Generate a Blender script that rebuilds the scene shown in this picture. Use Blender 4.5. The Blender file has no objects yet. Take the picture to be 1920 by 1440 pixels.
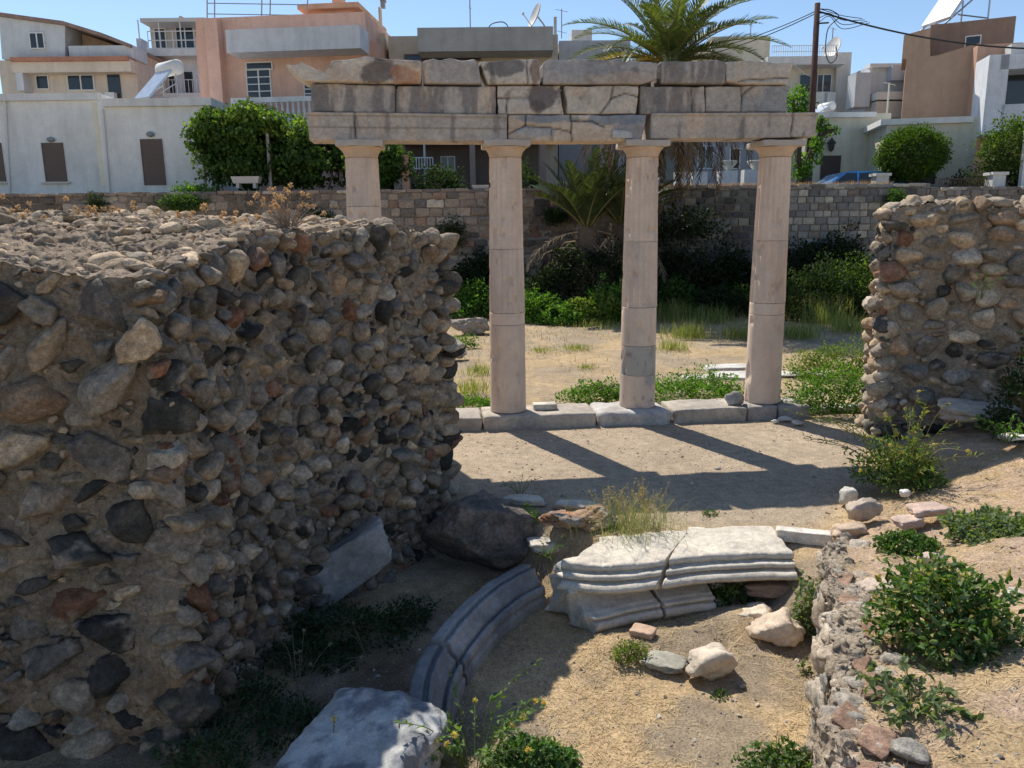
import bpy, bmesh, math
import numpy as np
from mathutils import Matrix, Vector
SC = bpy.context.scene
COL = SC.collection
# ---------------------------------------------------------------- camera, world, sun, exposure
CF = 1440.0; TH = math.radians(11.4); RO = math.radians(0.63); CH = 2.88
_f = np.array([0, math.cos(TH), -math.sin(TH)]); _r0 = np.array([1., 0, 0]); _u0 = np.array([0, math.sin(TH), math.cos(TH)])
_r = math.cos(RO)*_r0 - math.sin(RO)*_u0; _u = math.sin(RO)*_r0 + math.cos(RO)*_u0
cam = bpy.data.objects.new('camera', bpy.data.cameras.new('camera')); COL.objects.link(cam)
cam.data.sensor_width = 36; cam.data.lens = 27.0; cam.data.clip_end = 3000; cam.data.clip_start = .05
cam.matrix_world = Matrix(((_r[0], _u[0], -_f[0], 0), (_r[1], _u[1], -_f[1], 0), (_r[2], _u[2], -_f[2], CH), (0, 0, 0, 1)))
SC.camera = cam
SUN_EL = math.radians(52.3); SUN_AZ = math.radians(-28.7)      # azimuth from +Y towards +X
w = bpy.data.worlds.new('World'); SC.world = w; w.use_nodes = True
nt = w.node_tree; bg = nt.nodes['Background']; sky = nt.nodes.new('ShaderNodeTexSky')
sky.sky_type = 'NISHITA'; sky.sun_disc = False; sky.sun_elevation = SUN_EL; sky.sun_rotation = SUN_AZ
sky.air_density = 1.0; sky.dust_density = 0.15; sky.ozone_density = 3.0
nt.links.new(sky.outputs[0], bg.inputs[0]); bg.inputs[1].default_value = 0.115
sl = bpy.data.lights.new('sun', 'SUN'); sl.energy = 4.4; sl.angle = math.radians(.5); sl.color = (1, .94, .84)
so = bpy.data.objects.new('sun', sl); COL.objects.link(so)
sd = Vector((math.sin(SUN_AZ)*math.cos(SUN_EL), math.cos(SUN_AZ)*math.cos(SUN_EL), math.sin(SUN_EL)))
so.rotation_euler = sd.to_track_quat('Z', 'Y').to_euler(); so.location = sd*60
SC.view_settings.view_transform = 'Standard'; SC.view_settings.look = 'None'
SC.view_settings.exposure = 0.35; SC.view_settings.gamma = 1
# ---------------------------------------------------------------- helpers
def ray(px, py): return _f + _r*(px-960)/CF - _u*(py-720)/CF
def at(px, py, Y):
    d = ray(px, py); t = Y/d[1]; return np.array([d[0]*t, Y, CH+d[2]*t])
def g(px, py, z=0.):
    d = ray(px, py); t = (z-CH)/d[2]; return np.array([d[0]*t, d[1]*t, z])
def hsh(i, j, k):
    n = (i*374761393 + j*668265263 + k*2147483647 + 1013904223) & 0xffffffff
    n = ((n ^ (n >> 13))*1274126177) & 0xffffffff
    n = ((n ^ (n >> 16))*2246822519) & 0xffffffff
    return ((n ^ (n >> 15)) & 0xffffff)/float(0xffffff)*2-1
def vn(P, s=1., seed=0):
    P = np.asarray(P, float)*s + seed*17.37; I = np.floor(P).astype(np.int64); f = P-I; f = f*f*(3-2*f)
    r = 0
    for a in (0, 1):
        for b in (0, 1):
            for c in (0, 1):
                wt = (f[:, 0] if a else 1-f[:, 0])*(f[:, 1] if b else 1-f[:, 1])*(f[:, 2] if c else 1-f[:, 2])
                r = r + wt*hsh(I[:, 0]+a, I[:, 1]+b, I[:, 2]+c)
    return r
def fbm(P, s=1., seed=0, o=4, g_=.5):
    r = 0; a = 1.; t = 0
    for k in range(o):
        r = r + a*vn(P, s*2**k, seed+k*3); t += a; a *= g_
    return r/t
def S(x): x = np.clip(x, 0, 1); return x*x*(3-2*x)
def lerp(a, b, t): return a+(b-a)*t
class MB:
    """collects chunks of (verts, faces, colour) into ONE mesh"""
    def __init__(s): s.v = []; s.f = []; s.c = []; s.n = 0
    def add(s, V, F, C=(.5, .5, .5)):
        V = np.asarray(V, float).reshape(-1, 3); C = np.asarray(C, float)
        if C.ndim == 1: C = np.tile(C[:3], (len(V), 1))
        s.v.append(V); s.c.append(C[:, :3])
        if isinstance(F, np.ndarray): s.f.append(F+s.n)
        else:
            by = {}
            for q in F: by.setdefault(len(q), []).append(q)
            for q in by.values(): s.f.append(np.array(q, dtype=np.int64)+s.n)
        s.n += len(V); return s
    def box(s, lo, hi, C=(.5, .5, .5), M=None):
        x0, y0, z0 = lo; x1, y1, z1 = hi
        V = np.array([(x0,y0,z0),(x1,y0,z0),(x1,y1,z0),(x0,y1,z0),(x0,y0,z1),(x1,y0,z1),(x1,y1,z1),(x0,y1,z1)], float)
        if M is not None: V = M(V)
        return s.add(V, [(0,3,2,1),(4,5,6,7),(0,1,5,4),(1,2,6,5),(2,3,7,6),(3,0,4,7)], C)
    def tube(s, pts, r, C=(.5, .5, .5), n=6, caps=True):
        pts = np.asarray(pts, float); m = len(pts); r = np.broadcast_to(np.asarray(r, float), (m,))
        T = np.gradient(pts, axis=0); T /= np.linalg.norm(T, axis=1)[:, None]+1e-9
        up = np.array([0, 0, 1.]) if abs(T[0][2]) < .9 else np.array([1., 0, 0])
        V = []
        for i in range(m):
            a = np.cross(T[i], up); a /= np.linalg.norm(a)+1e-9; b = np.cross(a, T[i]); up = b
            for k in range(n):
                q = 2*math.pi*k/n; V.append(pts[i]+r[i]*(a*math.cos(q)+b*math.sin(q)))
        F = [(i*n+k, i*n+(k+1) % n, (i+1)*n+(k+1) % n, (i+1)*n+k) for i in range(m-1) for k in range(n)]
        if caps: F += [tuple(range(n))[::-1], tuple((m-1)*n+k for k in range(n))]
        return s.add(V, F, C)
    def lathe(s, prof, c, C=(.5, .5, .5), n=24):
        V = []; m = len(prof)
        for (r, z) in prof:
            for k in range(n):
                q = 2*math.pi*k/n; V.append((c[0]+r*math.cos(q), c[1]+r*math.sin(q), c[2]+z))
        F = [(i*n+k, i*n+(k+1) % n, (i+1)*n+(k+1) % n, (i+1)*n+k) for i in range(m-1) for k in range(n)]
        F += [tuple(range(n))[::-1], tuple((m-1)*n+k for k in range(n))]
        return s.add(V, F, C)
    def build(s, name, mat, parent=None, smooth=False, loc=None):
        V = np.concatenate(s.v); C = np.concatenate(s.c)
        if parent is not None:
            p = parent; o = np.array(p.location)
            while p.parent: p = p.parent; o = o+np.array(p.location)
            L = None
        else:
            o = np.array(loc, float) if loc is not None else np.array([(V[:, 0].min()+V[:, 0].max())/2, (V[:, 1].min()+V[:, 1].max())/2, V[:, 2].min()])
        V = V-o
        me = bpy.data.meshes.new(name); me.vertices.add(len(V)); me.vertices.foreach_set('co', V.astype(np.float32).ravel())
        li = np.concatenate([f.ravel() for f in s.f]); tot = np.concatenate([np.full(len(f), f.shape[1]) for f in s.f])
        st = np.concatenate([[0], np.cumsum(tot)[:-1]])
        me.loops.add(len(li)); me.loops.foreach_set('vertex_index', li.astype(np.int32))
        me.polygons.add(len(tot)); me.polygons.foreach_set('loop_start', st.astype(np.int32)); me.polygons.foreach_set('loop_total', tot.astype(np.int32))
        me.polygons.foreach_set('use_smooth', np.full(len(tot), smooth)); me.update(calc_edges=True); me.validate()
        ca = me.color_attributes.new('Col', 'FLOAT_COLOR', 'POINT')
        ca.data.foreach_set('color', np.concatenate([C, np.ones((len(C), 1))], 1).astype(np.float32).ravel())
        me.materials.append(mat)
        ob = bpy.data.objects.new(name, me); COL.objects.link(ob)
        if parent is not None: ob.parent = parent
        else: ob.location = o
        return ob
def tag(o, label=None, cat=None, group=None, kind=None):
    if label: o['label'] = label
    if cat: o['category'] = cat
    if group: o['group'] = group
    if kind: o['kind'] = kind
    return o
def thing(name, label, cat, loc, group=None):
    o = bpy.data.objects.new(name, None); COL.objects.link(o); o.location = tuple(float(q) for q in loc); o.empty_display_size = .2
    return tag(o, label, cat, group)
# ---------------------------------------------------------------- materials
def nodes(name):
    m = bpy.data.materials.new(name); m.use_nodes = True; t = m.node_tree; b = t.nodes['Principled BSDF']
    return m, t, b
def N(t, k, **kw):
    n = t.nodes.new(k)
    for a, v in kw.items(): setattr(n, a, v)
    return n
def rocky(name, scales=(3, 22), amt=(.25, .3), bump=.5, bs=(18, 70), rough=.92, bd=.01, spec=.2, streak=0):
    m, t, b = nodes(name); L = t.links.new
    at_ = N(t, 'ShaderNodeAttribute', attribute_name='Col'); ge = N(t, 'ShaderNodeNewGeometry')
    cur = at_.outputs['Color']
    for sc, am in zip(scales, amt):
        n = N(t, 'ShaderNodeTexNoise'); n.inputs['Scale'].default_value = sc; n.inputs['Detail'].default_value = 8; n.inputs['Roughness'].default_value = .65
        L(ge.outputs['Position'], n.inputs['Vector'])
        r = N(t, 'ShaderNodeMapRange'); r.inputs[1].default_value = .3; r.inputs[2].default_value = .7; r.inputs[3].default_value = 1-am; r.inputs[4].default_value = 1+am
        L(n.outputs['Fac'], r.inputs[0])
        v = N(t, 'ShaderNodeVectorMath', operation='SCALE'); L(cur, v.inputs[0]); L(r.outputs[0], v.inputs['Scale']); cur = v.outputs[0]
    if streak:   # rain streaks and grime running down the render
        mp = N(t, 'ShaderNodeVectorMath', operation='MULTIPLY'); mp.inputs[1].default_value = (1, 1, .1); L(ge.outputs['Position'], mp.inputs[0])
        n = N(t, 'ShaderNodeTexNoise'); n.inputs['Scale'].default_value = 2.6; n.inputs['Detail'].default_value = 7; n.inputs['Roughness'].default_value = .6; L(mp.outputs[0], n.inputs['Vector'])
        r = N(t, 'ShaderNodeMapRange'); r.inputs[1].default_value = .45; r.inputs[2].default_value = .72; r.inputs[3].default_value = 1.03; r.inputs[4].default_value = 1-streak; L(n.outputs['Fac'], r.inputs[0])
        v = N(t, 'ShaderNodeVectorMath', operation='SCALE'); L(cur, v.inputs[0]); L(r.outputs[0], v.inputs['Scale']); cur = v.outputs[0]
    L(cur, b.inputs['Base Color']); b.inputs['Roughness'].default_value = rough; b.inputs['Specular IOR Level'].default_value = spec
    prev = None
    for k, s_ in enumerate(bs):
        n = N(t, 'ShaderNodeTexNoise'); n.inputs['Scale'].default_value = s_; n.inputs['Detail'].default_value = 6; n.inputs['Roughness'].default_value = .7
        L(ge.outputs['Position'], n.inputs['Vector'])
        bu = N(t, 'ShaderNodeBump'); bu.inputs['Strength'].default_value = bump; bu.inputs['Distance'].default_value = bd if k == 0 else bd*.45
        L(n.outputs['Fac'], bu.inputs['Height'])
        if prev: L(prev, bu.inputs['Normal'])
        prev = bu.outputs[0]
    if prev: L(prev, b.inputs['Normal'])
    return m
def leafy(name, trans=.35, rough=.55, spec=.35, tint=(1.7, 1.8, .55)):
    m, t, b = nodes(name); L = t.links.new
    at_ = N(t, 'ShaderNodeAttribute', attribute_name='Col')
    L(at_.outputs['Color'], b.inputs['Base Color']); b.inputs['Roughness'].default_value = rough; b.inputs['Specular IOR Level'].default_value = spec
    tr = N(t, 'ShaderNodeBsdfTranslucent'); mx = N(t, 'ShaderNodeMixShader'); mx.inputs[0].default_value = trans
    gm = N(t, 'ShaderNodeVectorMath', operation='MULTIPLY'); gm.inputs[1].default_value = tint
    L(at_.outputs['Color'], gm.inputs[0]); L(gm.outputs[0], tr.inputs['Color'])
    L(b.outputs[0], mx.inputs[1]); L(tr.outputs[0], mx.inputs[2]); L(mx.outputs[0], t.nodes['Material Output'].inputs[0])
    return m
M_RUB = rocky('rubble_stone', (7, 28, 90), (.3, .3, .3), 1., (30, 110), bd=.02)
M_MORT = rocky('lime_mortar', (4, 30, 110), (.28, .35, .35), 1., (26, 90), bd=.03)
M_MARB = rocky('weathered_marble', (2.5, 16, 70), (.16, .2, .2), .8, (24, 110), bd=.012, rough=.8)
M_DRUM = rocky('column_stone', (2, 9, 40), (.08, .06, .07), .25, (30, 120), bd=.004, rough=.85)
M_ASH = rocky('ashlar', (1.2, 9), (.2, .25), .5, (8, 30), bd=.02)
M_PLAS = rocky('painted_plaster', (.5, 2.5, 12), (.10, .08, .06), .15, (14,), bd=.01, rough=.9, streak=.13)
M_GRND = rocky('dry_earth', (.7, 8, 60), (.16, .22, .5), 1., (30, 140), bd=.018, rough=1, spec=.05)
M_LEAF = leafy('leaf', .38, .6, .22); M_DRYL = leafy('dry_stalk', .25, .8, .1, (1.1, 1., .85)); M_PALM = leafy('palm_leaf', .25, .5, .4)
M_BARK = rocky('bark', (3, 25), (.25, .3), .8, (20, 60), bd=.02)
M_PAINT = rocky('paint', (1, 8), (.04, .05), .05, (20,), bd=.003, rough=.55, spec=.4)
def simple(name, col, rough=.5, metal=0, spec=.5):
    m, t, b = nodes(name); L = t.links.new
    n = N(t, 'ShaderNodeTexNoise'); n.inputs['Scale'].default_value = 6; r = N(t, 'ShaderNodeMapRange'); r.inputs[3].default_value = .8; r.inputs[4].default_value = 1.2
    v = N(t, 'ShaderNodeVectorMath', operation='SCALE'); v.inputs[0].default_value = col; L(n.outputs['Fac'], r.inputs[0]); L(r.outputs[0], v.inputs['Scale']); L(v.outputs[0], b.inputs['Base Color'])
    b.inputs['Roughness'].default_value = rough; b.inputs['Metallic'].default_value = metal; b.inputs['Specular IOR Level'].default_value = spec
    return m
M_GLASS = simple('window_glass', (.03, .04, .05), .08); M_METAL = simple('galvanised_metal', (.5, .5, .5), .4, .8)
M_WIRE = simple('black_wire', (.02, .02, .02), .6); M_CARP = simple('blue_car_paint', (.08, .3, .62), .22, .3); M_TYRE = simple('rubber', (.02, .02, .02), .9)
# ---------------------------------------------------------------- rock templates
def ico(n):
    bm = bmesh.new(); bmesh.ops.create_icosphere(bm, subdivisions=n, radius=1)
    V = np.array([v.co[:] for v in bm.verts]); F = np.array([[v.index for v in f.verts] for f in bm.faces]); bm.free(); return V, F
ICO = {n: ico(n) for n in (1, 2, 3, 4, 5, 6)}
def rockshape(n, rng, npl=14, p=9, rough=.05, fr=2.2, cube=0., sharp=0):
    D, F = ICO[n]; pl = rng.normal(size=(npl, 3)); pl /= np.linalg.norm(pl, axis=1)[:, None]; d = rng.uniform(.72, 1., npl)
    if cube > 0:
        ax = np.array([(1,0,0),(-1,0,0),(0,1,0),(0,-1,0),(0,0,1),(0,0,-1)], float); pl = np.concatenate([pl, ax+rng.normal(size=(6, 3))*.08]); pl /= np.linalg.norm(pl, axis=1)[:, None]
        d = np.concatenate([d+.35*cube, rng.uniform(.62, .75, 6)])
    q = np.maximum(0, D@pl.T)/d; r = (q**p).sum(1)**(-1./p); r = np.minimum(r, 1.5)
    V = D*r[:, None]; V = V*(1+rough*fbm(V, fr, int(rng.integers(1000)), 3)[:, None])
    return V/np.abs(V).max(0), F
RNG = np.random.default_rng(7)
TPL = {n: [rockshape(n, RNG, int(RNG.integers(7, 15)), RNG.choice([10, 18, 30, 44]), .17, 2.3) for _ in range(22)] for n in (1, 2, 3, 4)}
def rot(rng, a=3.14):
    th = rng.uniform(-a, a, 3); Rx = Matrix.Rotation(th[0], 3, 'X'); Ry = Matrix.Rotation(th[1], 3, 'Y'); Rz = Matrix.Rotation(th[2], 3, 'Z'); return np.array(Rz@Ry@Rx)
def rock(name, label, cat, c, dims, seed, col, mat=None, sub=5, rz=0., tilt=(0, 0), npl=14, p=10, rough=.1, cube=0., group=None, sink=.12, parent=None, col2=None, build=True):
    """single boulder: base of the rock near c (c z = ground)"""
    rng = np.random.default_rng(seed); V, F = rockshape(sub, rng, npl, p, rough, 1.7, cube)
    V = V+.05*rough/.1*np.stack([fbm(V, 5, seed+k, 3) for k in range(3)], 1)
    V = V*np.array(dims)/2
    V = V+(.010+.012*min(1, dims[0]))*np.stack([fbm(V, 9, seed+k+20, 5, .6) for k in range(3)], 1)*min(1, rough/.1)
    R = np.array(Matrix.Rotation(rz, 3, 'Z')@Matrix.Rotation(tilt[0], 3, 'X')@Matrix.Rotation(tilt[1], 3, 'Y')); V = V@R.T
    V[:, 2] -= V[:, 2].min(); V = V+np.array(c)-np.array([0, 0, sink*dims[2]])
    C = np.array(col)*(1+.35*fbm(V, 6, seed, 5)[:, None])
    if col2 is not None:
        m = S(.5+3.2*fbm(V, 5, seed+9, 5, .65))[:, None]; C = C*(1-m)+np.array(col2)*m
    b = MB().add(V, F, C)
    if not build: return b
    o = b.build(name, mat or M_MARB, parent, True)
    if parent is None: tag(o, label, cat, group)
    return o
def pipe(name, parent, pts, r, C, mat=M_PAINT if False else None, n=6):
    return MB().tube(pts, r, C, n).build(name, mat or M_PAINT, parent, True)
# ---------------------------------------------------------------- ground
XY = np.array([(2, .3), (2.9, 1.35), (4.3, 1.9), (6.3, 2.72), (7.2, 3.3), (8, 3.85), (10, 5.05), (10.6, 6.5), (11.5, 11.), (12, 40.)])
ED = np.array([(1, .5), (2, .47), (3, .42), (4.3, .33), (6.3, .1), (7.2, .05), (10, .08), (12, .05)])
WALL_L = at(300, 352, 26.6); BWY0 = 27.2   # back wall front line
STREET = 3.62
def hgt(x, y):
    P = np.stack([x, y, 0*x], 1)
    pit = -.5*S((np.interp(x, [-1, -.1, .9], [8.1, 7.9, 7.0])-y)/np.interp(x, [-.2, .3, 1.2], [.55, 1.1, .7])+.15*vn(P, 1.5, 4))*np.where(y > 5.85, 1-S((x-2.2)/.5)*S((y-5.85)/.35)*.85, 1)*S((3.6-x)/.5)
    pit = pit+.15*S(1-np.abs(x-2.0)/.75)*S(1-np.abs(y-6.1)/.45)+.10*S(1-np.abs(x-1.15)/.9)*S(1-np.abs(y-5.75)/.5)
    xw = np.interp(y, XY[:, 0], XY[:, 1]); e = np.interp(y, ED[:, 0], ED[:, 1]); d = x-xw
    wd = np.interp(y, [6.2, 7, 9], [.10, .55, .9])
    bank = e+.30*S(d/2.2)*np.interp(y, [3, 6], [.9, 1])+.05*fbm(P, 1.3, 2)
    bank = np.where(y > 10.4, 0*bank+.06, bank)
    k = S(d/wd+.0)
    z = pit*(1-k)+bank*k
    back = S((y-11.8)/1.5)
    z = z+back*(.06+.07*fbm(P, .5, 8)*S((y-12)/4))
    z = np.where(y > BWY0+.35, STREET+0*z, z)
    z = z+(.022+.03*(d > .3))*fbm(P, 3.2, 5, 4)*np.where((y > 7.2) & (y < 11.5) & (d < 0), .35, 1)*(y < BWY0)
    z = z+.008*fbm(P, 14, 6, 3)*(y < 12)
    return z
def h1(x, y): return float(hgt(np.array([float(x)]), np.array([float(y)]))[0])
def axis(segs): return np.unique(np.round(np.concatenate([np.linspace(a, b, n) for a, b, n in segs]), 5))
gx = axis([(-900, -60, 16), (-60, -12, 40), (-12, -4, 60), (-4, 7.5, 330), (7.5, 14, 60), (14, 60, 50), (60, 900, 16)])
gy = axis([(-300, -10, 8), (-10, 1, 20), (1, 2.6, 30), (2.6, 12.5, 290), (12.5, 28, 180), (28, 60, 30), (60, 1500, 14)])
GX, GY = np.meshgrid(gx, gy); X = GX.ravel(); Y = GY.ravel(); Z = hgt(X, Y)
P3 = np.stack([X, Y, 0*X], 1)
xw = np.interp(Y, XY[:, 0], XY[:, 1]); dd = X-xw
straw = np.array([.54, .395, .23]); earth = np.array([.34, .27, .19]); floor_ = np.array([.44, .35, .25]); pinky = np.array([.50, .37, .27]); asph = np.array([.08, .08, .08]); field = np.array([.46, .34, .20])
m = S(.5+2.4*fbm(P3, 1.5, 11, 6, .6))[:, None]; Cg = straw*m+earth*(1-m)
fl = (S((Y-6.8)/.5)*S((11.6-Y)/.4)*S((-dd)/.4))[:, None]; Cg = Cg*(1-fl)+floor_*(1+.10*fbm(P3, 2.5, 12)[:, None])*fl
bk = (S(dd/.4)*(Y < 11))[:, None]; m2 = S(.5+2.5*fbm(P3, 2.4, 21, 5))[:, None]; Cg = Cg*(1-bk)+(pinky*m2+straw*.9*(1-m2))*bk
bf = S((Y-11.6)/.6)[:, None]; m3 = S(.5+2.2*fbm(P3, .9, 31, 6, .6))[:, None]; Cg = Cg*(1-bf)+(field*m3+earth*1.05*(1-m3))*bf
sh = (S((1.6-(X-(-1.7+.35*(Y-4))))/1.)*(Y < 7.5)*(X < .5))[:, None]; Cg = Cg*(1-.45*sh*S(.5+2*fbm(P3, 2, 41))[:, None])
Cg = np.where((Y > BWY0+.3)[:, None], asph, Cg)
nx, ny = len(gx), len(gy)
I = (np.arange(ny-1)[:, None]*nx+np.arange(nx-1)[None]).ravel(); Fg = np.stack([I, I+1, I+1+nx, I+nx], 1)
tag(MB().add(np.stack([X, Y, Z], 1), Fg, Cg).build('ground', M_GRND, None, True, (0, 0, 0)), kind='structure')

# scattered stuff: gravel and straw litter
def scatter_gravel(n, seed):
    rng = np.random.default_rng(seed); b = MB(); T = TPL[1]
    xs = rng.uniform(-1.2, 6, n*3); ys = 2.9+rng.uniform(0, 1, n*3)**1.4*8.3
    den = .5+.5*vn(np.stack([xs, ys, 0*xs], 1), 1.4, 77); k = rng.uniform(0, 1, n*3) < den; xs = xs[k][:n]; ys = ys[k][:n]; zs = hgt(xs, ys)
    pal = np.array([(.45, .42, .37), (.6, .56, .5), (.3, .26, .22), (.5, .36, .26), (.22, .2, .19), (.52, .44, .33)])
    for i in range(len(xs)):
        s = rng.choice([.006, .009, .013, .02], p=[.62, .26, .09, .03])*rng.uniform(.6, 1.2); V, F = T[int(rng.integers(22))]
        V = (V*np.array([s*rng.uniform(.8, 1.7), s, s*.6]))@rot(rng, .6).T; a = rng.uniform(0, 6.3)
        V = np.stack([V[:, 0]*math.cos(a)-V[:, 1]*math.sin(a), V[:, 0]*math.sin(a)+V[:, 1]*math.cos(a), V[:, 2]], 1)
        b.add(V+np.array([xs[i], ys[i], zs[i]+s*.1]), F, pal[int(rng.integers(6))]*rng.uniform(.7, 1.15))
    return b
tag(scatter_gravel(8500, 5).build('gravel', M_RUB, None, False, (0, 0, 0)), 'small loose pebbles and gravel strewn over the dry earth', 'gravel', kind='stuff')
def strips(P0, P1, w, bend, rng):
    """thin flat blades from P0 to P1 with a raised middle"""
    n = len(P0); mid = (P0+P1)/2; mid[:, 2] += bend; d = P1-P0; sx = np.stack([-d[:, 1], d[:, 0], 0*d[:, 0]], 1); sx /= np.linalg.norm(sx, axis=1)[:, None]+1e-9; sx *= w[:, None]/2
    V = np.stack([P0-sx, P0+sx, mid+sx, mid-sx, P1+sx*.4, P1-sx*.4], 1).reshape(-1, 3)
    b = np.arange(n)[:, None]*6; F = np.concatenate([b+np.array([[0, 1, 2, 3]]), b+np.array([[3, 2, 4, 5]])]); return V, F
def straw_litter(n, seed):
    rng = np.random.default_rng(seed); xs = rng.uniform(-.8, 6.5, n*4); ys = rng.uniform(2.8, 9.5, n*4); P = np.stack([xs, ys, 0*xs], 1)
    xw = np.interp(ys, XY[:, 0], XY[:, 1]); infl = (ys > 7.0) & (xs < xw+.1)
    den = S(.35+1.5*fbm(P, 1.3, 11, 3)+.25*(xs > xw))*np.where(infl, .05, 1); k = rng.uniform(0, 1, n*4) < den
    xs = xs[k][:n]; ys = ys[k][:n]; m = len(xs); a = rng.uniform(0, 6.3, m); l = rng.uniform(.02, .09, m)*np.where(rng.uniform(0, 1, m) < .1, 2, 1)
    P0 = np.stack([xs, ys, hgt(xs, ys)+.004], 1); x1 = xs+np.cos(a)*l; y1 = ys+np.sin(a)*l; P1 = np.stack([x1, y1, hgt(x1, y1)+rng.uniform(.003, .02, m)], 1)
    V, F = strips(P0, P1, rng.uniform(.0015, .0042, m), rng.uniform(0, .008, m), rng)
    C = np.array([.68, .53, .31])*rng.uniform(.5, 1.2, m)[:, None]*np.array([1, 1, 1]); return MB().add(V, F, np.repeat(C, 6, 0))
tag(straw_litter(42000, 3).build('straw_litter', M_DRYL, None, False, (0, 0, 0)), 'loose dry straw lying over the sunlit earth', 'straw', kind='stuff')

# ---------------------------------------------------------------- rubble walls
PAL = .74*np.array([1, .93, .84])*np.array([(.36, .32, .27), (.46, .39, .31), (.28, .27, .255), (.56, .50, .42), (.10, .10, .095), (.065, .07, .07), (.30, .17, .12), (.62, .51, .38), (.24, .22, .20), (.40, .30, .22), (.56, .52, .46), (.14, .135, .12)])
PW = np.array([.15, .14, .12, .1, .07, .06, .05, .08, .09, .06, .05, .03]); PW = PW/PW.sum()
def stones_on(b, fr, L, z0, ztop, rng, sizes, asp, depth, dens, sub, pal=PAL, pw=PW, tilt=.35, out=.25, tries=9000, ang=None, smear=.9, outlo=-.5):
    """dart-throws stones over a wall face; fr(s) -> (point, along, normal)"""
    Zv = np.array([0, 0, 1.]); A = np.zeros((0, 4)); sz = np.sort(rng.choice(sizes, tries)*rng.uniform(.75, 1.25, tries))[::-1]
    for s_ in sz:
        s = rng.uniform(0, L); zt = ztop(s); z = rng.uniform(z0, zt-.3*s_)
        q = rng.uniform(*asp); a = s_*math.sqrt(q)/2; c = s_/math.sqrt(q)/2
        if len(A):
            dx = (A[:, 0]-s)/(A[:, 2]+a); dz = (A[:, 1]-z)/(A[:, 3]+c)
            if (dx*dx+dz*dz).min() < dens: continue
        A = np.vstack([A, (s, z, a, c)])
    for (s, z, a, c) in A:
        O, U, Nn = fr(s); V, F = TPL[sub][int(rng.integers(22))]; e = (a+c)/2
        V = V*np.array([a, c, max(min(depth*e, .2), .03)]); V = V@rot(rng, tilt).T
        if ang: V = V@np.array(Matrix.Rotation(rng.normal(ang[0], ang[1]), 3, 'Z')).T
        o = rng.uniform(outlo, out)*e
        Wd = V[:, :1]*U+V[:, 1:2]*Zv+V[:, 2:3]*Nn+np.array([O[0], O[1], z])+Nn*o
        Wd = Wd+.012*np.stack([fbm(Wd, 16, 70+k, 3) for k in range(3)], 1)
        col = pal[rng.choice(len(pal), p=pw)]*rng.uniform(.75, 1.25)
        C = col*(1+.35*fbm(Wd, 14, 3, 4)[:, None]); mo = S((fbm(Wd, 8, 8, 4)+.0)*5)[:, None]*rng.uniform(0, smear); C = C*(1-mo)+mcol(Wd)*1.1*mo
        b.add(Wd, F, C)
    return A
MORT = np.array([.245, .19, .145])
def mcol(P):
    k = S((.55-P[:, 2])/1.0+.8*fbm(P, 1.3, 91, 4))[:, None]; return np.array([.32, .27, .215])*(1-k)+np.array([.42, .30, .20])*k
def gridface(b, fn, ns, nt_, col, amp=.03, seed=0):
    s, t_ = np.meshgrid(np.linspace(0, 1, ns), np.linspace(0, 1, nt_)); P = fn(s.ravel(), t_.ravel())
    D = np.stack([fbm(P, 6.5, seed+k*5, 5, .72) for k in range(3)], 1)*amp*2.4
    D += np.stack([fbm(P, 1.6, seed+k*5+50, 2) for k in range(3)], 1)*amp*1.2
    I = (np.arange(nt_-1)[:, None]*ns+np.arange(ns-1)[None]).ravel(); F = np.stack([I, I+1, I+1+ns, I+ns], 1)
    C = (mcol(P)*(np.array(col)/MORT) if seed == 1 else np.array(col))*(1+.22*fbm(P, 3, seed+20, 4)[:, None]); dk = S((fbm(P, 2.2, seed+33, 4)-.05)*3)[:, None]*.45; C = C*(1-dk)+np.array([.30, .28, .25])*dk*(1.3 if seed == 6 else 1)
    b.add(P+D, F, C)
PTH = np.array([(-2.16, 4.62), (-2.10, 5.2), (-1.98, 5.85), (-1.70, 6.5), (-1.22, 7.15), (-.90, 7.70), (-.76, 8.12)])
_pp = PTH[:1]
_q = np.concatenate([[2*PTH[0]-PTH[1]], PTH, [2*PTH[-1]-PTH[-2]]]); _o = []
for _i in range(1, len(_q)-2):
    _t = np.linspace(0, 1, 20, endpoint=False)[:, None]; _a, _b, _c, _d = _q[_i-1:_i+3]; _o.append(.5*((2*_b)+(-_a+_c)*_t+(2*_a-5*_b+4*_c-_d)*_t**2+(-_a+3*_b-3*_c+_d)*_t**3))
PC = np.concatenate(_o+[PTH[-1:]]); PL_ = np.concatenate([[0], np.cumsum(np.linalg.norm(np.diff(PC, axis=0), axis=1))]); LR = PL_[-1]
def wpt(s): s = np.asarray(s, float)*LR; return np.stack([np.interp(s, PL_, PC[:, 0]), np.interp(s, PL_, PC[:, 1])], -1)
A_ = PTH[0]; B_ = PTH[-1]; A2 = A_+4.2*np.array([-1, -.05]); B2 = B_+3.4*np.array([-.97, .22])
def LW(s, t): # footprint of the left wall
    s = np.asarray(s, float)[:, None]; t = np.asarray(t, float)[:, None]; return wpt(s[:, 0])*(1-t)+(A2*(1-s)+B2*s)*t
def wfr(s):
    p = wpt(s/LR); q = wpt(min(s+.03, LR)/LR)-wpt(max(s-.03, 0)/LR); q = q/np.linalg.norm(q); return p, np.array([q[0], q[1], 0]), np.array([q[1], -q[0], 0])
def lwtop(s, t):
    P = LW(s, t); Q = np.stack([P[:, 0], P[:, 1], 0*s], 1)
    z = 2.63+.26*S(s*2.0)+.19*S(t*2.2)*(1-.5*s)-.10*S((s-.93)*12)-.02*s
    return z+.07*fbm(Q, 2.5, 3, 3)
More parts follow.
